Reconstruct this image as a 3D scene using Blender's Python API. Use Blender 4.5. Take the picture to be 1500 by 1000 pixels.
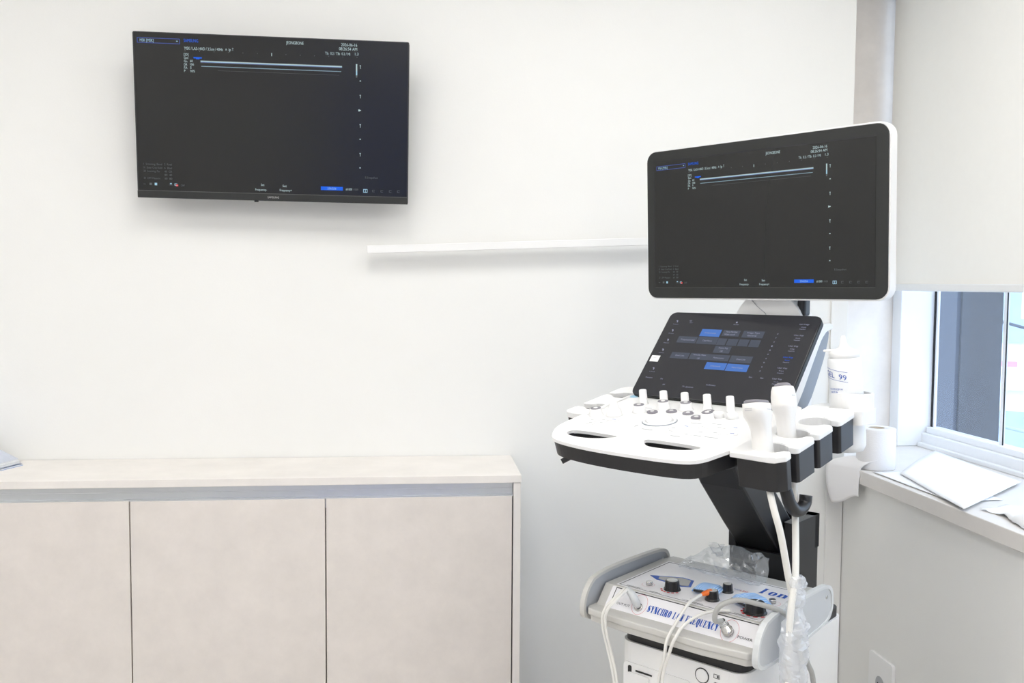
import bpy, bmesh, math, random
from mathutils import Vector, Matrix, noise
from mathutils.geometry import tessellate_polygon
random.seed(7)
R = math.radians
scn = bpy.context.scene
for o in list(bpy.data.objects): bpy.data.objects.remove(o, do_unlink=True)
COL = scn.collection

# ------------------------------------------------------------------ camera
FPX = 1380.0
PSI, PIT, ROLL = R(5.5), math.atan((500 - 416.3) / FPX), .007
Fh = Vector((math.sin(PSI), math.cos(PSI), 0)); Rh = Vector((math.cos(PSI), -math.sin(PSI), 0)); UZ = Vector((0, 0, 1))
Fw = Fh * math.cos(PIT) - UZ * math.sin(PIT); Uh = UZ * math.cos(PIT) + Fh * math.sin(PIT)
Uw = Uh * math.cos(ROLL) - Rh * math.sin(ROLL); Rw = Rh * math.cos(ROLL) + Uh * math.sin(ROLL)
cam = bpy.data.cameras.new('camera'); camo = bpy.data.objects.new('camera', cam); COL.objects.link(camo)
m = Matrix((Rw, Uw, -Fw)).transposed().to_4x4(); m.translation = (0, -2.62, 1.30)
camo.matrix_world = m
cam.sensor_width = 36; cam.lens = FPX / 1500 * 36; cam.clip_start = .05; cam.clip_end = 200
scn.camera = camo

# ------------------------------------------------------------------ light, exposure
LAMP = 8.7            # ceiling panels
SKY = 3.3
w = bpy.data.worlds.new('World'); scn.world = w; w.use_nodes = True
bg = w.node_tree.nodes['Background']; bg.inputs[0].default_value = (.68, .82, 1, 1); bg.inputs[1].default_value = SKY
vs = scn.view_settings
vs.view_transform = 'Standard'; vs.look = 'None'; vs.exposure = 0.0; vs.gamma = 1; vs.use_curve_mapping = False

# ------------------------------------------------------------------ materials
MATS = {}
def srgb(r, g, b):
    f = lambda c: (c / 255 / 12.92) if c / 255 <= .04045 else ((c / 255 + .055) / 1.055) ** 2.4
    return (f(r), f(g), f(b))
def pm(name, col, rough=.5, metal=0, var=0, vscale=6, bump=0, bscale=60, spec=.5, coat=0, emit=None, estr=0, sub=0):
    """procedural principled material: colour with noise mottling and fine relief"""
    m = bpy.data.materials.new(name); m.use_nodes = True
    nt = m.node_tree; b = nt.nodes['Principled BSDF']
    b.inputs['Base Color'].default_value = (*col, 1); b.inputs['Roughness'].default_value = rough
    b.inputs['Metallic'].default_value = metal; b.inputs['Specular IOR Level'].default_value = spec
    b.inputs['Coat Weight'].default_value = coat
    if sub: b.inputs['Subsurface Weight'].default_value = sub; b.inputs['Subsurface Radius'].default_value = (.01, .01, .01)
    if emit: b.inputs['Emission Color'].default_value = (*emit, 1); b.inputs['Emission Strength'].default_value = estr
    tc = nt.nodes.new('ShaderNodeTexCoord')
    if var:
        n = nt.nodes.new('ShaderNodeTexNoise'); n.inputs['Scale'].default_value = vscale; n.inputs['Detail'].default_value = 8
        n.inputs['Roughness'].default_value = .65
        nt.links.new(tc.outputs['Object'], n.inputs['Vector'])
        r = nt.nodes.new('ShaderNodeValToRGB'); nt.links.new(n.outputs['Fac'], r.inputs[0])
        r.color_ramp.elements[0].position = .3; r.color_ramp.elements[1].position = .7
        r.color_ramp.elements[0].color = (*[c * (1 - var) for c in col], 1); r.color_ramp.elements[1].color = (*[min(1, c * (1 + var)) for c in col], 1)
        nt.links.new(r.outputs[0], b.inputs['Base Color'])
    if bump:
        n2 = nt.nodes.new('ShaderNodeTexNoise'); n2.inputs['Scale'].default_value = bscale; n2.inputs['Detail'].default_value = 4
        nt.links.new(tc.outputs['Object'], n2.inputs['Vector'])
        bp = nt.nodes.new('ShaderNodeBump'); bp.inputs['Strength'].default_value = bump; bp.inputs['Distance'].default_value = .002
        nt.links.new(n2.outputs['Fac'], bp.inputs['Height']); nt.links.new(bp.outputs[0], b.inputs['Normal'])
    MATS[name] = m
    return m
def film(name, clear=.7, tint=(1, 1, 1), rough=.08, milk=.45):
    """thin clear sheet: see-through, with glossy glints"""
    m = bpy.data.materials.new(name); m.use_nodes = True; nt = m.node_tree; nt.nodes.clear()
    o = nt.nodes.new('ShaderNodeOutputMaterial'); t = nt.nodes.new('ShaderNodeBsdfTransparent'); g = nt.nodes.new('ShaderNodeBsdfGlossy')
    t.inputs[0].default_value = (*tint, 1); g.inputs['Roughness'].default_value = rough
    d0 = nt.nodes.new('ShaderNodeBsdfTranslucent'); d0.inputs[0].default_value = (.92, .94, .97, 1)
    d1 = nt.nodes.new('ShaderNodeBsdfDiffuse'); d1.inputs[0].default_value = (.92, .94, .97, 1); d = nt.nodes.new('ShaderNodeMixShader')
    nt.links.new(d0.outputs[0], d.inputs[1]); nt.links.new(d1.outputs[0], d.inputs[2])
    a = nt.nodes.new('ShaderNodeMixShader'); a.inputs[0].default_value = milk
    nt.links.new(g.outputs[0], a.inputs[1]); nt.links.new(d.outputs[0], a.inputs[2])
    x = nt.nodes.new('ShaderNodeMixShader'); x.inputs[0].default_value = 1 - clear
    nt.links.new(t.outputs[0], x.inputs[1]); nt.links.new(a.outputs[0], x.inputs[2]); nt.links.new(x.outputs[0], o.inputs[0])
    MATS[name] = m; return m
def glow(name, col, s):
    m = bpy.data.materials.new(name); m.use_nodes = True; nt = m.node_tree; nt.nodes.clear()
    o = nt.nodes.new('ShaderNodeOutputMaterial'); e = nt.nodes.new('ShaderNodeEmission')
    e.inputs[0].default_value = (*col, 1); e.inputs[1].default_value = s
    nt.links.new(e.outputs[0], o.inputs[0]); MATS[name] = m; return m

pm('wall_paint', (.86, .86, .84), .8, var=.012, vscale=3, bump=.08, bscale=220)
pm('room_paint', (.82, .815, .80), .8, var=.012, vscale=3)
pm('right_paint', (.84, .835, .81), .8, var=.012, vscale=3, bump=.08, bscale=220)
pm('ceiling_paint', (.85, .85, .84), .9, bump=.05, bscale=80)
pm('floor_vinyl', (.64, .62, .59), .45, var=.08, vscale=9, bump=.05)
pm('beige_stone', (.66, .60, .54), .6, var=.07, vscale=9, bump=.05)
pm('jamb_stone', (.86, .81, .765), .6, var=.06, vscale=8, bump=.05)
pm('sill_stone', (.72, .69, .66), .45, var=.03, vscale=14)
pm('cab_door', (.74, .69, .65), .5, var=.05, vscale=13, bump=.04, bscale=90)
pm('cab_top', (.82, .785, .75), .42, var=.06, vscale=6, bump=.03, bscale=90)
pm('cab_dark', (.05, .05, .05), .7, var=.1)
pm('aluminium', (.62, .64, .66), .32, metal=.9, var=.08, vscale=3)
pm('pvc', (.88, .89, .91), .35, var=.01)
m = pm('blind_cloth', (.90, .89, .865), .85, var=.015, vscale=40, bump=.1, bscale=500)
nt = m.node_tree; tl = nt.nodes.new('ShaderNodeBsdfTranslucent'); tl.inputs[0].default_value = (.94, .86, .76, 1); mx = nt.nodes.new('ShaderNodeMixShader'); mx.inputs[0].default_value = .5
nt.links.new(nt.nodes['Principled BSDF'].outputs[0], mx.inputs[1]); nt.links.new(tl.outputs[0], mx.inputs[2]); nt.links.new(mx.outputs[0], nt.nodes['Material Output'].inputs[0])
pm('gasket', (.015, .015, .018), .6, var=.1)
pm('pillar_blue', (.042, .055, .088), .5, var=.05, vscale=5)
pm('pillar_stone', (.056, .062, .076), .7, var=.22, vscale=40)
film('pane', .93, (.97, .985, 1), .02)
pm('white_plastic', (.88, .88, .875), .35, var=.008)
pm('console_white', (.88, .88, .88), .38, var=.008)
pm('probe_white', (.82, .805, .785), .4, var=.01)
pm('black_plastic', (.014, .014, .016), .42, var=.15, vscale=30)
pm('bezel_black', (.026, .0275, .027), .5, var=.06, vscale=30, spec=.35)
pm('grey_plastic', (.27, .30, .345), .45, var=.05)
pm('rubber_grey', (.25, .24, .27), .5, var=.05)
pm('screen_glass', (.012, .0125, .0125), .24, spec=.42, emit=(.5, .53, .52), estr=.006)
pm('tv_glass', (.012, .0125, .0125), .24, spec=.42, emit=(.5, .52, .52), estr=.004)
pm('touch_glass', (.012, .012, .014), .20, var=.05, spec=.5, emit=(.5, .5, .60), estr=.034)
glow('ink_white', srgb(205, 228, 230), .8)
glow('ink_grey', srgb(118, 124, 126), .7)
glow('ink_blue', srgb(45, 105, 230), 1.0)
glow('ink_line', srgb(90, 110, 190), .8)
glow('ink_red', srgb(235, 80, 70), 1)
glow('ink_cyan', srgb(175, 215, 235), .9)
pm('ink_key', (.01, .012, .02), .2, var=.05, emit=srgb(66, 116, 196), estr=.95)
pm('ink_tile', (.012, .012, .014), .2, var=.05, emit=srgb(74, 82, 98), estr=.75)
glow('ink_soft', srgb(165, 168, 190), .9)
pm('print_white', (.85, .85, .85), .5, var=.02)
pm('print_grey', (.42, .43, .46), .5, var=.05)
pm('edge_grey', (.10, .10, .10), .5, var=.05)
pm('print_black', (.03, .03, .03), .5, var=.05)
pm('print_blue', srgb(28, 84, 178), .5, var=.05)
pm('print_red', srgb(205, 30, 40), .5, var=.05)
pm('print_pink', srgb(214, 120, 125), .5, var=.05)
pm('print_brand', (.55, .55, .55), .4, var=.03)
pm('beige_plastic', (.60, .59, .56), .38, var=.012)
pm('wing_grey', (.42, .44, .47), .4, var=.02)
pm('wing_pale', (.66, .68, .69), .35, var=.02)
pm('sticker', (.87, .86, .885), .28, var=.012, bump=.06, bscale=25)
pm('knob_black', (.012, .012, .013), .3, var=.1)
pm('knob_cap', (.62, .62, .60), .3, metal=.4, var=.05)
pm('chrome', (.62, .61, .59), .2, metal=1, var=.05)
pm('cable_white', (.80, .79, .75), .45, var=.02)
pm('cable_grey', (.42, .42, .405), .45, var=.03)
pm('orange', srgb(245, 120, 40), .4, var=.04)
pm('lcd_grey', (.36, .36, .355), .25, var=.04)
pm('bottle', (.86, .875, .89), .35, var=.01, sub=.1)
pm('paper', (.86, .87, .89), .8, var=.012, bump=.08, bscale=90)
pm('tissue', (.84, .83, .835), .95, var=.012, bump=.25, bscale=260)
pm('card_core', (.55, .47, .38), .9, var=.05)
pm('mag_white', (.74, .76, .79), .5, var=.05, vscale=20)
pm('mag_pale', (.60, .64, .74), .45, var=.12, vscale=14)
pm('mag_pink', (.70, .58, .62), .5, var=.06)
pm('mag_blue', srgb(110, 145, 205), .45, var=.1, vscale=12)
film('plastic_film', .72, (.97, .985, 1), .07)
film('plastic_wrap', .50, (.99, .99, 1), .12, .85)
pm('steel_black', (.03, .03, .03), .4, metal=.5, var=.1)
pm('out_white', (.78, .83, .88), .8, var=.05, vscale=2)
pm('out_blue', (.42, .52, .66), .7, var=.1, vscale=2)
pm('out_ground', (.40, .42, .45), .9, var=.1, vscale=1)
pm('out_red', srgb(228, 160, 170), .7, var=.1)
pm('out_yellow', srgb(225, 228, 165), .7, var=.1)
pm('out_dark', (.12, .14, .18), .7, var=.1)
# blue cloth with white stripes
m = bpy.data.materials.new('pad_cloth'); m.use_nodes = True; nt = m.node_tree
wv = nt.nodes.new('ShaderNodeTexWave'); wv.inputs['Scale'].default_value = 95; wv.inputs['Distortion'].default_value = 1.2; wv.inputs['Detail'].default_value = 2
tc = nt.nodes.new('ShaderNodeTexCoord'); nt.links.new(tc.outputs['Object'], wv.inputs['Vector'])
rp = nt.nodes.new('ShaderNodeValToRGB'); rp.color_ramp.elements[0].color = (*srgb(120, 175, 240), 1); rp.color_ramp.elements[1].color = (*srgb(200, 224, 250), 1)
nt.links.new(wv.outputs['Fac'], rp.inputs[0]); nt.links.new(rp.outputs[0], nt.nodes['Principled BSDF'].inputs['Base Color'])
nt.nodes['Principled BSDF'].inputs['Roughness'].default_value = .85; MATS['pad_cloth'] = m

# ------------------------------------------------------------------ mesh helpers
def chaikin(p, n=2, closed=True):
    for _ in range(n):
        q = []
        L = len(p)
        for i in range(L if closed else L - 1):
            a, b = Vector(p[i]), Vector(p[(i + 1) % L])
            q += [a * .75 + b * .25, a * .25 + b * .75]
        if not closed: q = [Vector(p[0])] + q + [Vector(p[-1])]
        p = q
    return [tuple(v) for v in p]
def rrect(x0, y0, x1, y1, r, n=6):
    """rounded rectangle; r is one radius or four (bl, br, tr, tl)"""
    rs = r if isinstance(r, (tuple, list)) else (r,) * 4
    out = []
    for (cx, cy, sx, sy, a0, rr) in ((x0, y0, 1, 1, 180, rs[0]), (x1, y0, -1, 1, 270, rs[1]), (x1, y1, -1, -1, 0, rs[2]), (x0, y1, 1, -1, 90, rs[3])):
        if rr <= 0: out.append((cx, cy)); continue
        for k in range(n + 1):
            a = R(a0 + 90 * k / n); out.append((cx + sx * rr + rr * math.cos(a), cy + sy * rr + rr * math.sin(a)))
    return out
def catmull(pts, n=8):
    P = [Vector(p) for p in pts]; P = [P[0] * 2 - P[1]] + P + [P[-1] * 2 - P[-2]]; out = []
    for i in range(1, len(P) - 2):
        for k in range(n):
            t = k / n; a, b, c, d = P[i - 1:i + 3]
            out.append(.5 * (2 * b + (c - a) * t + (2 * a - 5 * b + 4 * c - d) * t * t + (3 * b - a - 3 * c + d) * t ** 3))
    out.append(P[-2]); return out

class MB:
    def __init__(s): s.v = []; s.f = []; s.sm = []
    def add(s, vs, fs, M=None, smooth=False):
        o = len(s.v)
        for p in vs: s.v.append(tuple(M @ Vector(p)) if M is not None else tuple(p))
        for f in fs: s.f.append([i + o for i in f]); s.sm.append(smooth)
        return s
    def box(s, x0, x1, y0, y1, z0, z1, M=None):
        v = [(x, y, z) for z in (z0, z1) for y in (y0, y1) for x in (x0, x1)]
        return s.add(v, [(0, 2, 3, 1), (4, 5, 7, 6), (0, 1, 5, 4), (2, 6, 7, 3), (0, 4, 6, 2), (1, 3, 7, 5)], M)
    def prism(s, poly, z0, z1, holes=(), M=None, inset=0, smooth=False):
        """extrude a 2-D outline (with holes) from z0 to z1; inset pulls the z0 outline towards its centre"""
        loops = [list(poly)] + [list(h) for h in holes]
        area = lambda L: sum(L[i][0] * L[(i + 1) % len(L)][1] - L[(i + 1) % len(L)][0] * L[i][1] for i in range(len(L)))
        loops = [L if (area(L) > 0) == (k == 0) else L[::-1] for k, L in enumerate(loops)]
        flat = [p for L in loops for p in L]; n = len(flat)
        cx = sum(p[0] for p in loops[0]) / len(loops[0]); cy = sum(p[1] for p in loops[0]) / len(loops[0])
        tri = tessellate_polygon([[Vector((p[0], p[1], 0)) for p in L] for L in loops])
        vs = [(p[0], p[1], z1) for p in flat] + [(cx + (p[0] - cx) * (1 - inset), cy + (p[1] - cy) * (1 - inset), z0) for p in flat]
        fs = []
        for t in tri:
            a, b, c = [Vector(flat[i][:2]) for i in t]
            t = list(t) if (b - a).cross(c - a) > 0 else list(t)[::-1]
            fs.append(t); fs.append([i + n for i in t[::-1]])
        s.add(vs, fs, M, False)
        o = len(s.v) - 2 * n; k = 0
        for L in loops:
            for i in range(len(L)):
                a, b = k + i, k + (i + 1) % len(L)
                s.f.append([o + a, o + a + n, o + b + n, o + b]); s.sm.append(smooth)
            k += len(L)
        return s
    def flat(s, poly, z, M=None):
        tri = tessellate_polygon([[Vector((p[0], p[1], 0)) for p in poly]])
        fs = []
        for t in tri:
            a, b, c = [Vector(poly[i][:2]) for i in t]
            fs.append(list(t) if (b - a).cross(c - a) > 0 else list(t)[::-1])
        return s.add([(p[0], p[1], z) for p in poly], fs, M)
    def rings(s, rings, M=None, cap=True, smooth=True, closed=True):
        """skin a list of vertex rings"""
        n = len(rings[0]); vs = [p for r in rings for p in r]; fs = []
        for i in range(len(rings) - 1):
            for k in range(n if closed else n - 1):
                k2 = (k + 1) % n
                fs.append((i * n + k, i * n + k2, (i + 1) * n + k2, (i + 1) * n + k))
        s.add(vs, fs, M, smooth)
        if cap:
            o = len(s.v) - len(vs)
            s.f.append([o + k for k in range(n)][::-1]); s.sm.append(False)
            s.f.append([o + (len(rings) - 1) * n + k for k in range(n)]); s.sm.append(False)
        return s
    def lathe(s, prof, n=24, M=None, cap=True, smooth=True):
        return s.rings([[(r * math.cos(2 * math.pi * k / n), r * math.sin(2 * math.pi * k / n), z) for k in range(n)] for r, z in prof], M, cap, smooth)
    def loft(s, secs, n=20, e=2.6, M=None):
        """secs: (z, half_x, half_y, off_x, off_y); superellipse sections"""
        rs = []
        for z, a, b, ox, oy in secs:
            r = []
            for k in range(n):
                t = 2 * math.pi * k / n; c, d = math.cos(t), math.sin(t)
                r.append((ox + a * math.copysign(abs(c) ** (2 / e), c), oy + b * math.copysign(abs(d) ** (2 / e), d), z))
            rs.append(r)
        return s.rings(rs, M)
    def tube(s, path, r, n=10, M=None, cap=True):
        P = [Vector(p) for p in path]; rs = []; up = None
        for i, p in enumerate(P):
            t = (P[min(i + 1, len(P) - 1)] - P[max(i - 1, 0)]).normalized()
            if up is None: up = t.orthogonal().normalized()
            up = (up - t * up.dot(t)).normalized(); b = t.cross(up)
            rr = r[i] if isinstance(r, (list, tuple)) else r
            rs.append([p + (up * math.cos(2 * math.pi * k / n) + b * math.sin(2 * math.pi * k / n)) * rr for k in range(n)])
        return s.rings(rs, M, cap)
    def build(s, name, mat, parent=None, bevel=0, seg=2, smooth=None, M=None):
        me = bpy.data.meshes.new(name)
        vs = s.v if M is None else [tuple(M @ Vector(p)) for p in s.v]
        me.from_pydata(vs, [], s.f); me.polygons.foreach_set('use_smooth', [bool(x) if smooth is None else smooth for x in s.sm])
        me.validate(); me.materials.append(MATS[mat]); me.update()
        o = bpy.data.objects.new(name, me); COL.objects.link(o)
        if parent: o.parent = parent
        if bevel:
            b = o.modifiers.new('edge', 'BEVEL'); b.width = bevel; b.segments = seg; b.limit_method = 'ANGLE'; b.angle_limit = R(38); b.harden_normals = False
        return o
def tag(o, label=None, cat=None, group=None, kind=None):
    if label: o['label'] = label
    if cat: o['category'] = cat
    if group: o['group'] = group
    if kind: o['kind'] = kind
    return o
def thing(name, label, cat, loc=(0, 0, 0), rz=0, group=None):
    o = bpy.data.objects.new(name, None); COL.objects.link(o); o.empty_display_size = .05
    o.location = loc; o.rotation_euler = (0, 0, rz); return tag(o, label, cat, group)
def axes(o, x, y, z=None):
    x = Vector(x).normalized(); y = Vector(y).normalized(); z = Vector(z) if z else x.cross(y)
    M = Matrix((x, y, z)).transposed().to_4x4(); M.translation = Vector(o); return M
T = lambda x, y, z: Matrix.Translation((x, y, z))
RX = lambda a: Matrix.Rotation(R(a), 4, 'X'); RY = lambda a: Matrix.Rotation(R(a), 4, 'Y'); RZ = lambda a: Matrix.Rotation(R(a), 4, 'Z')

_txt = {}
def text(mb, s, x0, x1, y, h, M, z=.0004, center=False):
    """flat lettering: string fitted between x0 and x1, centred on y with cap height h"""
    if s not in _txt:
        c = bpy.data.curves.new('t', 'FONT'); c.body = s; c.size = 1; c.resolution_u = 2
        ob = bpy.data.objects.new('t', c); me = bpy.data.meshes.new_from_object(ob)
        V = [tuple(v.co) for v in me.vertices]; Fc = [tuple(p.vertices) for p in me.polygons]
        bpy.data.objects.remove(ob); bpy.data.meshes.remove(me); bpy.data.curves.remove(c); _txt[s] = (V, Fc)
    V, Fc = _txt[s]
    a = min(v[0] for v in V); b = max(v[0] for v in V); k = h / .72
    fx = (x1 - x0) / (b - a) if x1 else k
    mb.add([(x0 + (v[0] - a) * fx, y + (v[1] - .36) * k, z) for v in V], Fc, M)

# heavy didone capitals for the blue panel lettering: strokes (x, y, width)
_S = lambda x: [[(x, 0, .3), (x, 1, .3)], [(x - .24, .025, .05), (x + .24, .025, .05)], [(x - .24, .975, .05), (x + .24, .975, .05)]]
_O = [[(.5, .985, .05), (.33, .9, .16), (.24, .7, .3), (.22, .5, .33), (.24, .3, .3), (.33, .1, .16), (.5, .015, .05)],
      [(.5, .985, .05), (.67, .9, .16), (.76, .7, .3), (.78, .5, .33), (.76, .3, .3), (.67, .1, .16), (.5, .015, .05)]]
FONT = {
 'S': [[(.82, .74, .05), (.72, .9, .1), (.5, .97, .07), (.3, .86, .2), (.28, .7, .3), (.5, .5, .38), (.72, .3, .3), (.7, .14, .2), (.5, .03, .07), (.28, .1, .1), (.17, .28, .05)], [(.86, 1, .04), (.84, .68, .05)], [(.14, 0, .04), (.16, .34, .05)]],
 'Y': [[(.22, 1, .32), (.5, .46, .3)], [(.86, 1, .07), (.56, .46, .08)], [(.52, .5, .3), (.52, 0, .3)], [(0, .975, .05), (.46, .975, .05)], [(.7, .975, .05), (1, .975, .05)], [(.28, .025, .05), (.76, .025, .05)]],
 'N': [[(.14, 0, .07), (.14, 1, .07)], [(.2, 1, .34), (.8, 0, .34)], [(.87, 0, .07), (.87, 1, .07)], [(0, .025, .05), (.28, .025, .05)], [(.72, .975, .05), (1, .975, .05)]],
 'C': [[(.86, .7, .05), (.76, .9, .1), (.56, .97, .08), (.36, .88, .2), (.25, .68, .31), (.22, .5, .34), (.25, .32, .31), (.36, .12, .2), (.56, .03, .08), (.78, .1, .07), (.9, .3, .05)], [(.88, 1, .05), (.88, .66, .06)]],
 'H': _S(.22) + _S(.8) + [[(.22, .5, .06), (.8, .5, .06)]],
 'R': _S(.24) + [[(.3, .97, .05), (.56, .95, .1), (.72, .82, .26), (.72, .68, .26), (.56, .53, .1), (.3, .5, .05)], [(.56, .5, .2), (.72, .3, .28), (.8, .03, .28), (1, .03, .05)]],
 'O': _O, 'Q': _O + [[(.45, .1, .08), (.6, -.08, .22), (.9, -.14, .08)], [(.5, -.02, .1), (.62, -.16, .2), (.8, -.2, .1)]],
 'L': _S(.26) + [[(.26, .03, .06), (.9, .03, .06)], [(.9, 0, .05), (.9, .3, .08)]],
 'W': [[(.1, 1, .28), (.3, 0, .26)], [(.3, 0, .06), (.5, 1, .07)], [(.46, 1, .28), (.68, 0, .26)], [(.68, 0, .06), (.92, 1, .07)], [(-.05, .975, .05), (1.02, .975, .05)]],
 'F': _S(.26) + [[(.26, .97, .06), (.9, .97, .06)], [(.9, 1, .05), (.9, .7, .08)], [(.26, .5, .06), (.62, .5, .06)], [(.64, .66, .06), (.64, .34, .06)]],
 'E': _S(.26) + [[(.26, .97, .06), (.9, .97, .06)], [(.9, 1, .05), (.9, .72, .08)], [(.26, .5, .06), (.62, .5, .06)], [(.64, .66, .06), (.64, .34, .06)], [(.26, .03, .06), (.94, .03, .06)], [(.93, 0, .05), (.93, .3, .08)]],
 'U': [[(.22, 1, .3), (.22, .3, .3), (.3, .1, .2), (.52, .03, .08), (.76, .12, .08), (.84, .35, .07), (.84, 1, .07)], [(0, .975, .05), (.46, .975, .05)], [(.7, .975, .05), (1, .975, .05)]],
 'I': _S(.5),
 'o': [[(.5, .66, .05), (.3, .6, .14), (.22, .34, .3), (.3, .06, .14), (.5, .0, .05)], [(.5, .66, .05), (.7, .6, .14), (.78, .34, .3), (.7, .06, .14), (.5, 0, .05)]],
 'n': [[(.2, 0, .28), (.2, .66, .28)], [(.3, .5, .06), (.5, .65, .12), (.76, .5, .26), (.78, 0, .28)], [(0, .02, .05), (.42, .02, .05)], [(.56, .02, .05), (1, .02, .05)], [(0, .64, .05), (.2, .64, .05)]],
}
def didone(mb, s, x0, x1, y0, h, M, z=.0005, shear=0.0):
    adv = [1.0 if c != ' ' else .55 for c in s]; tot = sum(adv); k = (x1 - x0) / tot; x = x0
    for c, a in zip(s, adv):
        for st in FONT.get(c, []):
            P = [Vector((p[0] * .9 * k, p[1] * h)) for p in st]; L = []; Rr = []
            for i, p in enumerate(P):
                t = (P[min(i + 1, len(P) - 1)] - P[max(i - 1, 0)]); t = t.normalized() if t.length else Vector((0, 1))
                nn = Vector((-t.y, t.x)); wd = st[i][2] * (k * abs(nn.x) + h * .9 * abs(nn.y)) / 2
                L.append(p + nn * wd); Rr.append(p - nn * wd)
            vs = [(x + q.x + shear * q.y, y0 + q.y, z) for q in L + Rr]; n = len(L)
            mb.add(vs, [(i, n + i, n + i + 1, i + 1) for i in range(n - 1)], M)
        x += a * k

# ================================================================== the setting
def struct(name, mb, mat, parent=None, **k):
    o = mb.build(name, mat, parent, **k)
    if not parent: o['kind'] = 'structure'
    return o
struct('floor', MB().box(-2.45, 1.70, -4.75, .45, -.1, 0), 'floor_vinyl')
struct('ceiling', MB().box(-2.45, 1.70, -4.75, .45, 2.5, 2.6), 'ceiling_paint')
struct('wall_back', MB().box(-2.45, 1.228, 0, .30, 0, 2.5), 'wall_paint')
struct('wall_left', MB().box(-2.45, -2.3, -4.6, 0, 0, 2.5), 'room_paint')
struct('wall_front', MB().box(-2.45, 1.70, -4.75, -4.6, 0, 2.5), 'room_paint')
pm('tv_tint_blue', (.05, .17, .80), .5, var=.03)
d1 = struct('added_tint_door', MB().box(-.75, .15, -4.6, -4.565, 0, 2.05), 'tv_tint_blue', bevel=.003)  # unseen blue slab with a handle, added to tint the television's reflection
struct('added_door_handle', MB().tube([(.07, -4.565, 1.0), (.07, -4.52, 1.0), (-.03, -4.52, 1.0)], .009, 10), 'chrome', d1)
# the window side stands 2 degrees off square: its own frame, x outwards through the wall, y towards the back wall
WM = T(1.228, 0, 0) @ RZ(2.1)
wr = struct('wall_right', MB().box(0, .40, -1.75, .284, 0, .7522, WM).box(0, .44, -4.75, -1.75, 0, 2.5, WM).box(0, .44, -1.75, .284, 2.32, 2.5, WM), 'right_paint')
struct('wall_bay', MB().box(.02, .44, .284, .45, 0, 2.5, WM), 'jamb_stone')
sill = struct('trim_1', MB().box(-.020, .40, -1.74, .284, .7522, .7908, WM), 'sill_stone', bevel=.002)
struct('trim_2', MB().prism([(1.1755, -.0002), (1.1755, -.006), (1.226, -.006), (1.226, -.0002)], 0, 1.34), 'right_paint', bevel=.0015)
bb = struct('baseboard_back', MB().box(.30, 1.17, -.012, 0, 0, .09), 'pvc', bevel=.002)
struct('baseboard_right', MB().box(-.012, 0, -4.5, -.02, 0, .09, WM), 'pvc', bevel=.002)

# ---- window
win = struct('window_1', MB().box(.383, .45, -1.74, .284, .7908, .834, WM).box(.383, .45, -1.74, .284, 2.27, 2.32, WM), 'pvc', bevel=.004)
struct('frame_post', MB().box(.298, .43, .232, .284, .7908, 2.30, WM), 'pvc', win, bevel=.003)
struct('frame_post', MB().box(.383, .45, -1.74, -1.69, .834, 2.27, WM), 'pvc', win, bevel=.003)
struct('frame_lip', MB().box(.366, .383, -1.7, .23, .7908, .804, WM), 'pvc', win, bevel=.002)
struct('sash_rail', MB().box(.395, .44, -1.69, .229, .834, .853, WM), 'pvc', win, bevel=.002)
struct('gasket', MB().box(.411, .420, .222, .232, .853, 2.27, WM), 'gasket', win)
struct('sash_stile', MB().box(.412, .420, .213, .222, .853, 2.27, WM), 'pvc', win, bevel=.002)
struct('mullion', MB().box(.411, .420, -.124, -.110, .853, 2.27, WM), 'pvc', win, bevel=.002)
struct('mullion_seal', MB().box(.411, .414, -.1265, -.124, .853, 2.27, WM), 'gasket', win)
struct('pane', MB().box(.416, .419, -.110, .213, .853, 2.27, WM), 'pane', win)
struct('pane', MB().box(.416, .419, -1.69, -.124, .853, 2.27, WM), 'pane', win)

# ---- outside
MO = WM
struct('wall_outside', MB().box(.80, .965, .68, 2.2, -3, 6, MO), 'pillar_stone')
struct('trim_3', MB().box(.785, .80, .69, 2.2, -3, 6, MO), 'pillar_blue')
struct('ground', MB().box(3, 60, -30, 60, -4.2, -4, None), 'out_ground')
def building(label, x, y, wd, dp, h, mat, floors, cols):
    t = thing('far_building', label, 'building', (x, y, -4), R(-28))
    MB().box(0, wd, 0, dp, 0, h).build('wall', mat, t)
    MB().box(-.15, wd + .15, -.15, dp + .15, h, h + .25).build('roof', 'out_white', t)
    fh = h / floors
    for i in range(floors):
        MB().box(-.1, wd + .1, -.12, 0, i * fh + fh - .18, i * fh + fh).build('floor_band', 'out_white', t)
        for j in range(cols):
            cw = wd / cols
            o = MB().box(j * cw + cw * .2, j * cw + cw * .8, -.04, .05, i * fh + fh * .25, i * fh + fh * .75).build('window', 'out_blue', t)
            MB().box(j * cw + cw * .49, j * cw + cw * .51, -.06, -.04, i * fh + fh * .25, i * fh + fh * .75).build('window_bar', 'out_white', o)
    return t
building('pale blue building seen in the sliver of window beyond the mullion', 8.2, 10.5, 9, 5, 12, 'out_white', 6, 7)
t = thing('street_pole', 'slender pale street pole with sagging cables outside the window', 'pole', (5.36, 5.75, -4))
MB().lathe([(.09, 0), (.09, .3), (.05, .35), (.04, 9)], 12).build('shaft', 'out_blue', t)
MB().tube([(-.6, .1, 5.10), (0, 0, 5.0), (.5, -.1, 4.86), (1.2, -.2, 4.70)], .014, 6).build('cable', 'out_dark', t)
MB().tube([(-.6, .1, 4.12), (0, 0, 4.02), (.5, -.1, 3.90), (1.2, -.2, 3.75)], .018, 6).build('cable', 'out_blue', t)
t = thing('street_sign', 'small red and yellow street sign blurred outside the window', 'sign', (5.20, 5.38, -4), R(-5))
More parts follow.
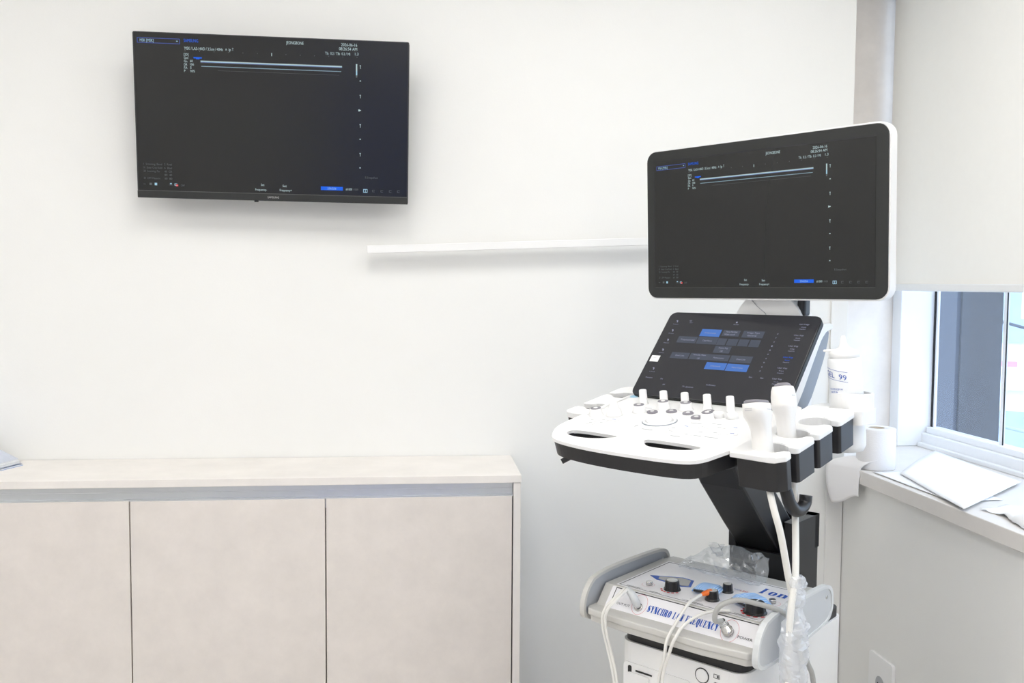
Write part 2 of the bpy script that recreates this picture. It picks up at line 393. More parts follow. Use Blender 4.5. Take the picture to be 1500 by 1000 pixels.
MB().lathe([(.012, 0), (.012, 5.4)], 10, T(.30, .05, 0)).build('post', 'out_white', t)
MB().box(.0, .14, -.02, .02, 4.59, 4.64).build('board', 'out_red', t, bevel=.005)
MB().box(.20, .46, -.03, .01, 4.66, 4.82).build('board', 'out_red', t, bevel=.01)
MB().box(.17, .46, -.02, .02, 5.02, 5.34).build('board', 'out_yellow', t, bevel=.01)
# ---- ceiling lamps (above the frame)
def lamp(x, y):
    t = thing('ceiling_light', 'square white LED panel set in the ceiling', 'ceiling light', (x, y, 2.5), 0, 'ceiling light panels')
    fr = [(-.31, -.31), (.31, -.31), (.31, .31), (-.31, .31)]; ho = [(-.29, -.29), (.29, -.29), (.29, .29), (-.29, .29)]
    MB().prism(fr, -.015, 0, [ho]).build('frame', 'white_plastic', t)
    MB().box(-.29, .29, -.29, .29, -.010, -.004).build('diffuser', 'lamp_glow', t)
glow('lamp_glow', (1, .984, .952), LAMP)
for x in (-1.97, -.24, .88):
    for y in (-1.08, -2.5, -3.7):
        lamp(x, y)

# ---- roller blind in the bay
bl = thing('roller_blind', 'cream fabric roller blind pulled halfway down over the window', 'blind', (1.228, 0, 1.28), R(2.1))
MB().box(.259, .261, -1.70, .252, .028, .95).build('fabric', 'blind_cloth', bl)
MB().lathe([(.025, -.98), (.025, .98)], 16, T(.262, -.724, .97) @ RX(90)).build('roller_tube', 'white_plastic', bl)
MB().box(.253, .267, -1.70, .252, .008, .030).build('bottom_bar', 'white_plastic', bl, bevel=.004)
MB().box(.22, .30, .255, .262, .93, 1.03).build('bracket', 'white_plastic', bl, bevel=.003)

# ================================================================== cabinet
DX = (-1.176, -.7060, -.2362, .2300)       # door gaps
cab = thing('cabinet', 'low cabinet with beige stone-look doors against the white wall', 'cabinet', (-.46, -.14, 0))
C = T(.46, .14, 0)
MB().box(-1.66, .229, -.262, -.003, .06, .800).build('carcass', 'cab_dark', cab, M=C)
MB().box(.2318, .2505, -.280, -.003, 0, .8005).build('side_panel', 'cab_top', cab, bevel=.001, M=C)
MB().box(-1.66, .229, -.24, -.02, 0, .06).build('plinth', 'cab_dark', cab, M=C)
rail = MB().box(-1.66, .2305, -.266, -.262, .766, .8004).box(-1.66, .2305, -.278, -.262, .766, .770).box(-1.66, .2305, -.270, -.262, .784, .786).build('finger_rail', 'aluminium', cab, M=C)
for a, b, top in ((-1.646, DX[0], .7675), (DX[0], DX[1], .7670), (DX[1], DX[2], .7660), (DX[2], DX[3], .7665)):
    MB().box(a + .0015, b - .0015, -.281, -.2625, .07, top).build('door', 'cab_door', cab, bevel=.0008, M=C)
for x in DX[1:3]:
    MB().box(x - .0045, x + .0045, -.272, -.2625, .742, .766).build('rail_stop', 'aluminium', cab, M=C)
wt = MB().box(-1.66, .2515, -.283, -.002, .801, .820).build('worktop', 'cab_top', bevel=.001)
tag(wt, 'pale stone-look worktop lying along the top of the low cabinet', 'worktop')

# booklets at the left end
BK = [('booklet', 'mag_blue', 'blue booklet at the bottom of the stack on the worktop', 0, .0035, 0, 0),
      ('booklet', 'mag_pink', 'pinkish booklet just above the blue one in the stack', .0036, .003, 2, -.003),
      ('booklet', 'mag_white', 'white booklet second from the top of the stack', .0068, .0045, -1, -.006),
      ('booklet', 'mag_pale', 'pale blue covered booklet on top of the stack on the worktop', .0116, .0045, 2, -.010)]
for nme, mt, lb, z, th, rot, dx in BK:
    t = thing(nme, lb, 'booklet', (-1.168 + dx, -.136, .8203 + z), R(-19 + rot), 'booklets stacked on the worktop')
    lf = {0: 0, .0036: .012, .0068: .045, .0116: .085}[z]; P = [(-.105 + .21 * k / 10, th + lf * (1 - k / 10)) for k in range(11)]
    mb = MB()
    n = 11; vs = [(x, y, 0) for y in (-.10, .10) for x, _ in P] + [(x, y, h) for y in (-.10, .10) for x, h in P]
    fs = []
    for k in range(10):
        fs += [(k, k + n, k + n + 1, k + 1), (2 * n + k, 2 * n + k + 1, 3 * n + k + 1, 3 * n + k), (k, k + 1, 2 * n + k + 1, 2 * n + k), (n + k, 3 * n + k, 3 * n + k + 1, n + k + 1)]
    fs += [(0, 2 * n, 3 * n, n), (10, 10 + n, 10 + 3 * n, 10 + 2 * n)]
    mb.add(vs, fs); mb.build('pages', 'mag_white', t)
    MB().box(-.106, .107, -.101, .101, -.0003, .0002).build('cover', mt, t)
    mb = MB(); mb.add([(x, y, h + .0003) for y in (-.101, .101) for x, h in P], [(k, k + 1, n + k + 1, n + k) for k in range(10)]); mb.build('cover', mt, t)

# ================================================================== what the two screens show
def screen_content(parent, W, H, M, name='readout'):
    """ultrasound picture, u to the right and v down over a W x H screen"""
    wht, gry, blu, lin, red, cy = MB(), MB(), MB(), MB(), MB(), MB()
    X = lambda u: (u - .5) * W; Y = lambda v: (.5 - v) * H
    tx = lambda mb, s, u0, u1, v, h: text(mb, s, X(u0), X(u1), Y(v), h * H, M)
    rc = lambda mb, u0, v0, u1, v1, z=.0003: mb.add([(X(u0), Y(v1), z), (X(u1), Y(v1), z), (X(u1), Y(v0), z), (X(u0), Y(v0), z)], [(0, 1, 2, 3)], M)
    t = .0022
    for a in ((.012, .032, .165, .032 + t * 1.6), (.012, .062, .165, .062 + t * 1.6), (.012, .032, .012 + t, .064), (.163, .032, .163 + t, .064)): rc(lin, *a)
    tx(cy, 'MSK [MSK]', .022, .071, .048, .018); rc(cy, .152, .045, .158, .050)
    tx(blu, 'SAMSUNG', .179, .231, .040, .021)
    tx(wht, "'MSK / LA3-14AD / 3.5cm / 40Hz", .180, .320, .088, .019)
    tx(wht, 'A', .328, .335, .087, .014); tx(wht, 'lp', .341, .349, .087, .018); tx(wht, 'T', .353, .358, .085, .020)
    for k in range(13):
        u = .183 + k * .0523
        rc(wht if k == 6 else gry, u - .0012, .102 - (.004 if k == 6 else 0), u + .0012, .107 + (.010 if k == 6 else 0))
    for s, v, u1 in (('[2D]', .127, .195), ('Gen', .148, .194), ('Gn', .169, .190), ('DR', .190, .190), ('FA', .210, .190), ('P', .230, .183)): tx(wht, s, .178, u1, v, .0155)
    for s, v, u1 in (('60', .167, .210), ('106', .188, .214), ('5', .208, .205), ('90%', .230, .217)): tx(wht, s, .200, u1, v, .0155)
    rc(blu, .213, .142, .243, .150); rc(blu, .222, .150, .234, .155)
    for k in range(6): rc((gry, wht, wht, cy, lin, gry)[k], .238, .1605 + k * .0026, .755, .1631 + k * .0026)
    for k in range(2): rc(gry if k else cy, .240, .1965 + k * .0022, .752, .1987 + k * .0022)
    rc(gry, .30, .221, .745, .2222)
    tx(wht, 'JEONGBONE', .550, .614, .028, .020)
    tx(wht, '2026-06-16', .752, .811, .027, .020); tx(wht, '08:26:54 AM', .744, .811, .053, .020)
    tx(wht, 'TIs  0.2 / TIb  0.2 / MI', .693, .785, .085, .018); tx(wht, '1.3', .803, .816, .083, .018)
    for k in range(6): rc(wht if k < 3 else (cy if k < 5 else gry), .8065, .147 + k * .014, .8115, .162 + k * .014)
    for k, v in enumerate((.164, .253, .352, .442, .541, .628, .728, .815)):
        if k % 2: rc(wht, .8205, v - .003, .8255, v + .003)
        else:
            rc(wht, .8205, v - .010, .8255, v - .005); rc(wht, .8225, v - .010, .8240, v + .012)
    rc(wht, .816, .436, .8205, .448)
    for k, (a, b) in enumerate((('1  Scanning, Band', '2  Rotd'), ('10  Steer Crse Rotd', '6  Blad'), ('20  Scanning, Par', '40  CR'), ('', '80  40'), ('30  CFM Measure', '60  80'))):
        v = .830 + k * .0227
        if a: tx(gry, a, .020, .088 if k < 2 else .080, v, .013)
        tx(gry, b, .096, .124, v, .013)
    rc(gry, .018, .959, .027, .962); rc(gry, .040, .952, .049, .966); rc(cy, .059, .951, .068, .967)
    rc(cy, .115, .950, .122, .957); rc(gry, .112, .961, .125, .964); rc(cy, .132, .952, .142, .955); rc(cy, .132, .955, .134, .966); rc(cy, .132, .963, .142, .966); rc(red, .137, .958, .145, .970)
    tx(gry, 'CHF', .155, .169, .963, .014)
    for s, a, b, v in (('Set', .451, .464, .944), ('Frequency-', .430, .473, .976), ('Set', .532, .547, .948), ('Frequency+', .521, .566, .976)): tx(wht, s, a, b, v, .015)
    rc(blu, .675, .944, .758, .968); text(cy, '256/256', X(.700), X(.733), Y(.956), .013 * H, M, .0006)
    tx(wht, '#1000', .769, .793, .958, .015); tx(gry, '/1000', .797, .816, .958, .014)
    for a in ((.835, .954, .851, .9575), (.835, .974, .851, .9775), (.835, .954, .837, .977), (.849, .954, .851, .977), (.842, .957, .844, .975)): rc(cy, *a)
    for u in (.874, .906, .938, .969):
        rc(gry, u - .005, .958, u + .005, .9605); rc(gry, u - .005, .970, u + .004, .9725); rc(gry, u - .005, .958, u - .0035, .972)
    tx(gry, 'E.Snapshot', .842, .890, .877, .013)
    for mb, mt in ((wht, 'ink_white'), (gry, 'ink_grey'), (blu, 'ink_blue'), (lin, 'ink_line'), (red, 'ink_red'), (cy, 'ink_cyan')):
        tag(mb.build(name, mt, parent), kind='stuff')

# ================================================================== wall television
tv = thing('wall_television', 'black flat television mounted on the white wall above the cabinet', 'television', (-.3815, -.075, 1.723))
TM = RZ(-.8) @ RY(.74) @ RX(5.7)          # leans down a little
TW, TH = .695, .415
TVM = TM @ axes((0, -.030, 0), (1, 0, 0), (0, 0, 1))      # front plane, z out towards the room
MB().prism(rrect(-TW / 2, -TH / 2, TW / 2, TH / 2, .004, 3), -.030, 0, M=TVM).build('shell', 'black_plastic', tv, bevel=.002)
MB().loft([(-.052, .20, .11, 0, -.02), (-.034, .27, .15, 0, -.02), (-.028, .29, .16, 0, -.02)], 24, 5, TVM).build('rear_bulge', 'black_plastic', tv)
SW, SH = .689, .3935; soff = .0085
scr = MB().prism(rrect(-SW / 2, -SH / 2 + soff, SW / 2, SH / 2 + soff, .001, 1), 0, .0006, M=TVM).build('screen', 'tv_glass', tv)
MB().box(-TW / 2, TW / 2, -TH / 2, -SH / 2 + soff - .0012, 0, .0022, TVM).build('lower_bezel', 'bezel_black', tv, bevel=.001)
MB().box(-TW / 2 + .002, TW / 2 - .002, -SH / 2 + soff - .0012, -SH / 2 + soff, 0, .0014, TVM).build('bezel_edge', 'edge_grey', tv)
mb = MB(); text(mb, 'SAMSUNG', -.0165, .0125, -TH / 2 + .0095, .0052, TVM, .0025); mb.build('brand_lettering', 'print_brand', tv)
MB().box(-.052, -.042, -TH / 2 - .004, -TH / 2 + .001, -.012, -.002, TVM).build('power_sensor', 'black_plastic', tv, bevel=.001)
MB().box(-.10, .10, .055, .074, -.10, .10).box(-.05, .05, .02, .06, -.06, .06).build('wall_bracket', 'steel_black', tv)
screen_content(scr, SW, SH, TVM @ T(0, soff, .0007))

# ================================================================== white rail on the wall
rl = thing('wall_rail', 'slim white rail running across the wall below the television', 'rail', (-.146, -.04, 1.3905))
RM = RY(-2.28)
MB().box(0, 1.10, -.010, .010, -.0100, .0102, RM).build('bar', 'white_plastic', rl, bevel=.001)
for x in (.84, 1.04): MB().box(x, x + .03, .010, .0405, -.007, .007, RM).build('standoff', 'white_plastic', rl)

# ================================================================== ultrasound machine
MO_ = Vector((.262, -.7769, 0)); YAW = R(-47)
us = thing('ultrasound_machine', 'white and black ultrasound machine with monitor, touch panel and control console', 'ultrasound machine', MO_, YAW)
AL = R(9)
CM = axes((0, 0, 1.0), (1, 0, 0), (0, math.cos(AL), math.sin(AL)))     # console plane
# --- console
top = chaikin([(-.014, .012), (-.038, .055), (-.044, .11), (-.044, .30), (-.030, .365), (.33, .378), (.372, .345), (.370, .09), (.356, .035), (.342, -.022), (.300, -.038), (.19, -.0405), (.11, -.037), (.05, -.028), (.008, -.015)], 2)
sl1 = chaikin([(.004, .037), (.022, .016), (.065, .012), (.100, .023), (.130, .046), (.095, .050), (.02, .053)], 2)
sl2 = chaikin([(.180, .050), (.200, .022), (.219, .013), (.285, .018), (.312, .044), (.29, .052), (.2, .055)], 2)
con = MB().prism(top, -.0065, 0, [sl1, sl2], CM).build('console_top', 'console_white', us, bevel=.003, seg=3)
MB().prism([(.165 + (x - .165) * .99, .16 + (y - .16) * .985) for x, y in top], -.036, -.0055, [sl1, sl2], M=CM, inset=.025).build('console_underside', 'black_plastic', us, bevel=.006, seg=3)
MB().prism(chaikin([(.06, .062), (.355, .060), (.36, .34), (.0, .34)], 2), -.066, -.034, M=CM, inset=.14).build('console_belly', 'black_plastic', us, bevel=.008)
MB().prism(rrect(.085, -.008, .103, .030, .006), -.044, -.034, M=CM).build('underside_hook', 'black_plastic', us, bevel=.003)
MB().tube([(.050, .035, -.030), (.032, .012, -.042), (.018, -.004, -.050)], .0055, 8, CM).build('underside_lever', 'black_plastic', us)
# --- probe holders: comb of cups with a slot each
def comb(xo, xi, y0, y1, slots, rc, side, shrink=0):
    """outline of a cup block; slots are (y_a, y_b, cup_y)"""
    s = side; P = [(xi, y0 + .004)]
    P += [(xo - s * .030, y0), (xo - s * .012, y0 + .004), (xo, y0 + .018)]
    for a, b, cy_ in slots:
        P.append((xo, a - .006)); P.append((xo - s * .004, a)); P.append((xo - s * .018, a))
        cx = xo - s * .046
        n = 14
        for k in range(n + 1):
            ang = 35 + (360 - 70) * k / n
            P.append((cx + s * rc * math.cos(R(ang)), cy_ - rc * 1.0 * math.sin(R(ang))))
        P.append((xo - s * .018, b)); P.append((xo - s * .004, b)); P.append((xo, b + .004))
    P += [(xo, y1 - .018), (xo - s * .012, y1 - .003), (xo - s * .030, y1), (xi, y1)]
    return P
rs_ = ((.084, .106, .095), (.179, .194, .187), (.260, .290, .277))
rim = comb(.4635, .362, .042, .376, rs_, .030, 1)
MB().prism(rim, -.0105, .001, M=CM).build('holder_rim', 'console_white', us, bevel=.0025)
body_ = comb(.4625, .375, .044, .372, [(a - .001, b + .001, c) for a, b, c in rs_], .031, 1)
MB().prism(body_, -.064, -.010, M=CM, inset=.015).build('holder_cups', 'black_plastic', us, bevel=.003)
for a_, b_, c_ in rs_:
    arc = [R(38 + 284 * k / 18) for k in range(19)]
    MB().prism([(.4175 + .0312 * math.cos(t), c_ - .0312 * math.sin(t)) for t in arc] + [(.4175 + .0288 * math.cos(t), c_ - .0288 * math.sin(t)) for t in arc[::-1]], -.050, -.001, M=CM).build('cup_liner', 'console_white', us)
ls_ = ((.203, .226, .214), (.312, .324, .318))
rimL = comb(-.0975, -.030, .149, .392, ls_, .024, -1)
MB().prism(rimL, -.0105, .001, M=CM).build('holder_rim', 'console_white', us, bevel=.0025)
MB().prism(comb(-.0965, -.040, .151, .390, ls_, .025, -1), -.052, -.010, M=CM, inset=.02).build('holder_cups', 'black_plastic', us, bevel=.003)
# bottle ring behind the right cups
GB = Vector((.428, .428))
MB().prism([(GB.x + .043 * math.cos(R(a)), GB.y + .043 * math.sin(R(a))) for a in range(0, 360, 12)], 1.055, 1.087, [[(GB.x + .0365 * math.cos(R(a)), GB.y + .0365 * math.sin(R(a))) for a in range(0, 360, 12)]]).build('bottle_ring', 'white_plastic', us, bevel=.003)
MB().prism(rrect(GB.x + .012, GB.y - .066, GB.x + .048, GB.y + .012, .01), 1.030, 1.058).box(.36, GB.x - .03, GB.y - .06, GB.y + .02, 1.035, 1.058).build('ring_bracket', 'white_plastic', us, bevel=.004)
# --- controls
def on_con(x, y, z=0): return CM @ T(x, y, z)
for x, y in ((.034, .272), (.083, .277), (.134, .279), (.186, .281), (.238, .283)):
    MB().lathe([(.0105, 0), (.0105, .002), (.0088, .0035), (.0082, .030), (.0074, .0315), (.003, .032)], 20, on_con(x, y)).build('rotary_knob', 'console_white', us)
for x, y in ((-.010, .157), (.062, .213), (.095, .255), (.146, .262), (.226, .210)):
    k = MB().lathe([(.0155, 0), (.0155, .0015), (.0135, .003), (.0128, .0140), (.0110, .0155), (.002, .0155)], 24, on_con(x, y)).build('selector_knob', 'console_white', us)
    MB().lathe([(.0112, .0152), (.0112, .0164), (.0050, .0166)], 20, on_con(x, y)).build('knob_ring', 'rubber_grey', k)
    MB().lathe([(.0046, .0160), (.0046, .0172), (.002, .0172)], 14, on_con(x, y)).build('knob_centre', 'console_white', k)
k = MB().lathe([(.0185, 0), (.0165, .003), (.0145, .014), (.0105, .016), (.0095, .026), (.008, .0275), (.002, .0275)], 24, on_con(.027, .171)).build('gain_knob', 'console_white', us)
for x, y in ((.236, .236), (.266, .238)):
    MB().lathe([(.012, 0), (.0115, .010), (.010, .0115), (.002, .0115)], 20, on_con(x - .0, y)).build('toggle_knob', 'console_white', us)
for x, y in ((.091, .218), (.126, .237), (.166, .236), (.198, .215), (.200, .262)):
    k = MB().lathe([(.0115, -.001), (.0115, .0024), (.0105, .0034), (.002, .0034)], 20, on_con(x, y)).build('ring_button', 'rubber_grey', us)
    MB().lathe([(.0044, .0030), (.0044, .0040), (.002, .0042)], 14, on_con(x, y)).build('button_centre', 'console_white', k)
tb = MB().lathe([(.0360, -.002), (.0360, .0008), (.0345, .0016), (.0318, .0006), (.0318, -.002)], 40, on_con(.142, .166)).build('trackball_bezel', 'grey_plastic', us)
MB().lathe([(.0345, .0005), (.0340, .0030), (.0300, .0034), (.0280, .0020), (.0280, 0)], 40, on_con(.142, .166)).build('trackball_ring', 'console_white', tb)
MB().lathe([(.0275, .001), (.026, .0045), (.022, .008), (.015, .0105), (.007, .0118), (.001, .012)], 32, on_con(.142, .166)).build('trackball', 'console_white', tb)
keys = [(.197, .130), (.214, .150), (.203, .110), (.247, .158), (.277, .166), (.306, .176), (.333, .188), (.259, .126), (.287, .132), (.318, .140), (.240, .104), (.010, .118), (.030, .128), (.050, .138), (.018, .100), (.040, .108)]
for i, (x, y) in enumerate(keys):
    k = MB().prism(rrect(x - .011, y - .006, x + .011, y + .006, .004, 4), -.001, .0022, M=CM).build('key', 'console_white', us, bevel=.001)
    MB().box(x - .004, x + .004, y - .0008, y + .0008, .0022, .0025, CM).build('key_print', 'print_blue' if i % 4 == 1 else 'print_grey', k)
mb = MB()
for x, y, a, b in ((.150, .108, .012, .0007), (.115, .122, .0007, .006), (.225, .090, .010, .0007), (.262, .108, .008, .0006), (.292, .108, .014, .0006), (.062, .245, .010, .0006), (.218, .180, .012, .0006), (.258, .190, .010, .0006)): mb.box(x - a, x + a, y - b, y + b, 0, .0005, CM)
mb.build('legend_print', 'print_grey', us)
MB().lathe([(.012, 0), (.010, .001), (.002, .001)], 20, on_con(-.022, .320)).build('power_light', 'ink_cyan', us)
# --- touch panel
TB = R(43.2)
PM = axes((.157, .3927, 1.147), (1, 0, 0), (0, math.sin(TB), math.cos(TB)))      # z out of the glass
PW, PH = .370, .247
tp = MB().prism(rrect(-PW / 2, -PH / 2, PW / 2, PH / 2, .016), -.010, 0, M=PM).build('touch_panel', 'touch_glass', us, bevel=.0012)
MB().prism(rrect(-PW / 2 - .0012, -PH / 2 - .0012, PW / 2 + .0012, PH / 2 + .0012, .017), -.014, -.0025, M=PM).build('touch_edge', 'bezel_black', tp)
X = lambda u: (u - .5) * PW; Y = lambda v: (.5 - v) * PH
key, tile, soft, wsk, bl2 = MB(), MB(), MB(), MB(), MB()
q = lambda mb, u0, v0, u1, v1, z=.0003: mb.add([(X(u0), Y(v1), z), (X(u1), Y(v1), z), (X(u1), Y(v0), z), (X(u0), Y(v0), z)], [(0, 1, 2, 3)], PM)
tt = lambda mb, s, u0, u1, v, h: text(mb, s, X(u0), X(u1), Y(v), h * PH, PM, .0007)
for a in ((.276, .198, .411, .284), (.411, .579, .545, .659), (.549, .581, .687, .661)): q(key, *a)
for a in ((.139, .295, .272, .374), (.277, .291, .414, .377), (.424, .199, .537, .270), (.557, .198, .693, .278), (.415, .299, .474, .379), (.481, .299, .549, .379), (.555, .299, .620, .379), (.627, .300, .692, .381), (.418, .389, .526, .470), (.146, .489, .272, .561), (.279, .487, .409, .560), (.409, .489, .542, .559), (.550, .487, .688, .566)): q(tile, *a)
for s, a, b, v in (('P.Harmonic', .305, .382, .243), ('Trapezoidal', .160, .258, .335), ('ClearVision', .315, .378, .335), ('Focus Number', .445, .520, .218), ('Width on/off', .440, .510, .250), ('Image Type', .585, .665, .220), ('General', .592, .650, .252), ('Frame Avg', .445, .505, .410), ('Off', .463, .480, .448), ('Dual Live', .180, .240, .525), ('Needle Mate', .300, .385, .505), ('Off', .335, .352, .545), ('Panoramic', .440, .510, .525), ('Dual Live', .592, .648, .527), ('S-Harmonic', .445, .512, .619), ('Multi Vision', .585, .655, .620)): tt(soft, s, a, b, v, .018)
for k, v in enumerate((.119, .234, .351, .473, .699)):
    q(soft, .066, v - .016, .074, v - .006); q(soft, .072, v - .012, .078, v + .010); tt(soft, ('Patient', 'Probe', 'Report', 'Measure', 'Util')[k], .055, .092, v + .034, .010)
tt(soft, 'MSK', .160, .178, .105, .016); tt(soft, 'General', .165, .188, .128, .010)
tt(soft, 'Archive', .470, .500, .130, .012); q(soft, .480, .095, .490, .112)
for k in range(10): tt(soft, str(k * 7 % 10), .773 - k * .0012, .781 - k * .0012, .220 + k * .0465, .014)
for k, (u, v) in enumerate(((.916, .099), (.910, .225), (.904, .347), (.901, .472), (.894, .590), (.890, .708))):
    d = bl2 if k == 3 else soft
    tt(d, 'User Key' if k else 'Last Image', u - .032, u + .026, v, .017); tt(d, ('General', 'Save', 'Clip', 'Store', 'Print', 'Store Clip')[k], u - .016, u + .012, v + .032, .013); tt(soft, 'Snapshot', u - .022, u + .016, v + .055, .012)
for s, a, b, v in (('Position', .050, .098, .802), ('Set', .156, .174, .805), ('Off', .190, .206, .868), ('TX  Spectrum', .325, .400, .871), ('Softness', .475, .535, .830), ('Set', .716, .736, .711), ('Set', .786, .806, .711)): tt(soft, s, a, b, v, .016)
for mb, mt in ((key, 'ink_key'), (tile, 'ink_tile'), (soft, 'ink_soft'), (bl2, 'ink_blue')): tag(mb.build('touch_readout', mt, tp), kind='stuff')
mb = MB(); q(mb, .017, .543, .078, .616, .0006); tag(mb.build('sticker', 'print_white', tp), 'small white sticker')
mb = MB(); tt(mb, 'GAIN', .028, .060, .57, .012); tt(mb, 'knob', .030, .052, .598, .010); mb.build('sticker_print', 'print_grey', tp)
# housing behind the glass, with a darker grey recess on its flank
YZ = lambda x: axes((x, 0, 0), (0, 1, 0), (0, 0, 1))       # profile plane: local x,y = machine y,z; local z = machine x
MB().prism(chaikin([(.322, 1.048), (.330, 1.060), (.470, 1.210), (.482, 1.222), (.536, 1.2225), (.542, 1.208), (.510, 1.205), (.486, 1.190), (.470, 1.172), (.375, 1.055), (.345, 1.040)], 1), 0, .353, M=YZ(-.014)).build('touch_housing', 'white_plastic', us, bevel=.004)
MB().prism(chaikin([(.350, 1.042), (.472, 1.172), (.488, 1.190), (.512, 1.204), (.538, 1.206), (.532, 1.178), (.505, 1.130), (.440, 1.045), (.40, 1.036)], 1), 0, .338, M=YZ(-.006)).build('touch_back', 'grey_plastic', us, bevel=.003)
MB().box(.02, .29, .40, .45, 1.02, 1.06).build('touch_foot', 'white_plastic', us, bevel=.01)
# --- monitor on its arm
YM = R(-52 + 47)
mc = Vector((.724, -.615, 0)) - MO_; mc = Vector((mc.x * math.cos(-YAW) - mc.y * math.sin(-YAW), mc.x * math.sin(-YAW) + mc.y * math.cos(-YAW), 1.445))
MM = T(*mc) @ Matrix.Rotation(YM, 4, 'Z') @ RY(-.47) @ RX(1.8) @ axes((0, 0, 0), (1, 0, 0), (0, 0, 1))
MW, MH = .592, .345
mon = MB().prism(rrect(-MW / 2, -MH / 2, MW / 2, MH / 2, .024), -.006, 0, M=MM).build('monitor', 'bezel_black', us, bevel=.0015)
MB().prism(rrect(-MW / 2 - .0035, -MH / 2 - .0035, MW / 2 + .0035, MH / 2 + .0035, .027), -.030, -.003, M=MM).build('monitor_shell', 'white_plastic', mon, bevel=.003)
MB().loft([(-.062, .16, .09, 0, 0), (-.050, .20, .11, 0, 0), (-.028, .24, .14, 0, 0)], 24, 5, MM).build('monitor_back', 'white_plastic', mon)
mu0, mv0, mu1, mv1 = .038, .0725, .958, .929
x0, x1, y1, y0 = (mu0 - .5) * MW, (mu1 - .5) * MW, (.5 - mv0) * MH, (.5 - mv1) * MH
MB().box(x0, x1, y0, y1, -.001, .0008, MM).build('screen', 'screen_glass', mon)
mb = MB()
mb.box(x0 - .003, x0, y0 - .001, y1 + .003, 0, .0006, MM).box(x0 - .003, x1, y1, y1 + .003, 0, .0006, MM); mb.build('screen_gap', 'gasket', mon)
MB().box(x0, x1, y0 - .0008, y0, 0, .0006, MM).build('screen_edge', 'edge_grey', mon)
screen_content(mon, x1 - x0, y1 - y0, MM @ T((x0 + x1) / 2, (y0 + y1) / 2, .0009))
# arm below the monitor
ar = MB().prism(chaikin([(.10, 1.14), (.285, 1.14), (.292, 1.225), (.275, 1.262), (.235, 1.285), (.17, 1.285), (.13, 1.24)], 2), -.03, .03, M=axes((0, .52, 0), (1, 0, 0), (0, 0, 1))).build('monitor_arm', 'white_plastic', us, bevel=.01, seg=3)
MB().tube([(.165, .4885, 1.275), (.185, .4885, 1.255), (.205, .4885, 1.24), (.218, .4885, 1.215)], .0008, 6).build('arm_seam', 'print_grey', ar)
MB().box(.17, .27, .50, .56, 1.27, 1.40).build('monitor_mount', 'white_plastic', us, bevel=.008)
MB().box(.272, .292, .50, .53, 1.235, 1.285).build('arm_hinge', 'black_plastic', us, bevel=.006)
MB().box(.10, .29, .44, .56, 1.02, 1.15).build('arm_post', 'white_plastic', us, bevel=.012)
# --- lift arm and column
def slab(path, x0, x1, th):
    """bar of width x0..x1 along a y-z path"""
    P = [Vector((0, *p)) for p in path]; rs = []
    for i, p in enumerate(P):
        t = (P[min(i + 1, len(P) - 1)] - P[max(i - 1, 0)]).normalized(); nn = Vector((1, 0, 0)).cross(t) * th / 2
        rs.append([(x0, *(p + nn)[1:]), (x1, *(p + nn)[1:]), (x1, *(p - nn)[1:]), (x0, *(p - nn)[1:])])
    return MB().rings(rs, smooth=False)
slab([(.22, .990), (.27, .925), (.37, .825), (.46, .74), (.50, .70)], .192, .292, .085).build('lift_arm', 'black_plastic', us, bevel=.006)
MB().prism(chaikin([(.12, .16), (.36, .16), (.36, .40), (.12, .40)], 2), .955, 1.005).build('swivel_base', 'black_plastic', us, bevel=.01)
col_ = [(.178, .395), (.322, .395), (.322, .56), (.178, .56)]
hol = rrect(.195, .36, .298, .47, .015)
MB().prism(rrect(.178, .390, .330, .520, .012), .60, .735).build('column', 'black_plastic', us, bevel=.004)
MB().prism(rrect(.178, .390, .195, .520, .005), .734, .806).prism(rrect(.305, .390, .330, .520, .005), .734, .806).prism(rrect(.178, .49, .330, .520, .005), .734, .806).build('column_sides', 'black_plastic', us, bevel=.003)
MB().lathe([(.004, 0), (.004, .003), (.001, .003)], 10, T(.27, .396, .69) @ RX(90)).build('column_screw', 'chrome', us)
# hook for the probe cables
MB().tube(catmull([(.43, .092, .972), (.448, .092, .945), (.452, .100, .922), (.454, .118, .905), (.454, .141, .901), (.454, .160, .909), (.454, .164, .924)], 5), .0115, 12).build('cable_hook', 'black_plastic', us)
# --- lower body
bo = rrect(.125, .055, .398, .495, .03)
bd = MB().prism(bo, .12, .606).build('body', 'white_plastic', us, bevel=.008, seg=3)
MB().prism(rrect(.130, .060, .393, .490, .026), .603, .6248).build('body_top', 'black_plastic', us, bevel=.002)
MB().prism(rrect(.105, .04, .42, .56, .04), .07, .125).build('base_frame', 'grey_plastic', us, bevel=.01)
for x in (.13, .405):
    for y in (.08, .52):
        c = MB().lathe([(.03, -.014), (.035, -.012), (.035, .012), (.03, .014)], 20, T(x, y, .035) @ RY(90)).build('caster', 'rubber_grey', us)
        MB().box(x - .02, x + .02, y - .02, y + .02, .05, .075).build('caster_fork', 'grey_plastic', c, bevel=.004)
FM = axes((0, .055, 0), (1, 0, 0), (0, 0, 1))         # front face of the body, z towards the viewer
MB().prism(rrect(.139, .36, .290, .566, .008), -.001, .002, M=FM).build('front_panel', 'white_plastic', us, bevel=.001)
MB().prism(rrect(.150, .545, .158, .560, .003), .002, .003, M=FM).build('usb_port', 'black_plastic', us)
MB().box(.168, .205, .5515, .5545, .002, .0035, FM).build('panel_slot', 'black_plastic', us)
MB().prism(rrect(.149, .50, .20, .548, .006), .002, .006, M=FM).build('drive_door', 'white_plastic', us, bevel=.002)
bt = MB().lathe([(.0145, 0), (.0145, .0008), (.0128, .0008), (.0128, 0)], 28, FM @ T(.312, .584, 0)).build('power_button', 'black_plastic', us)
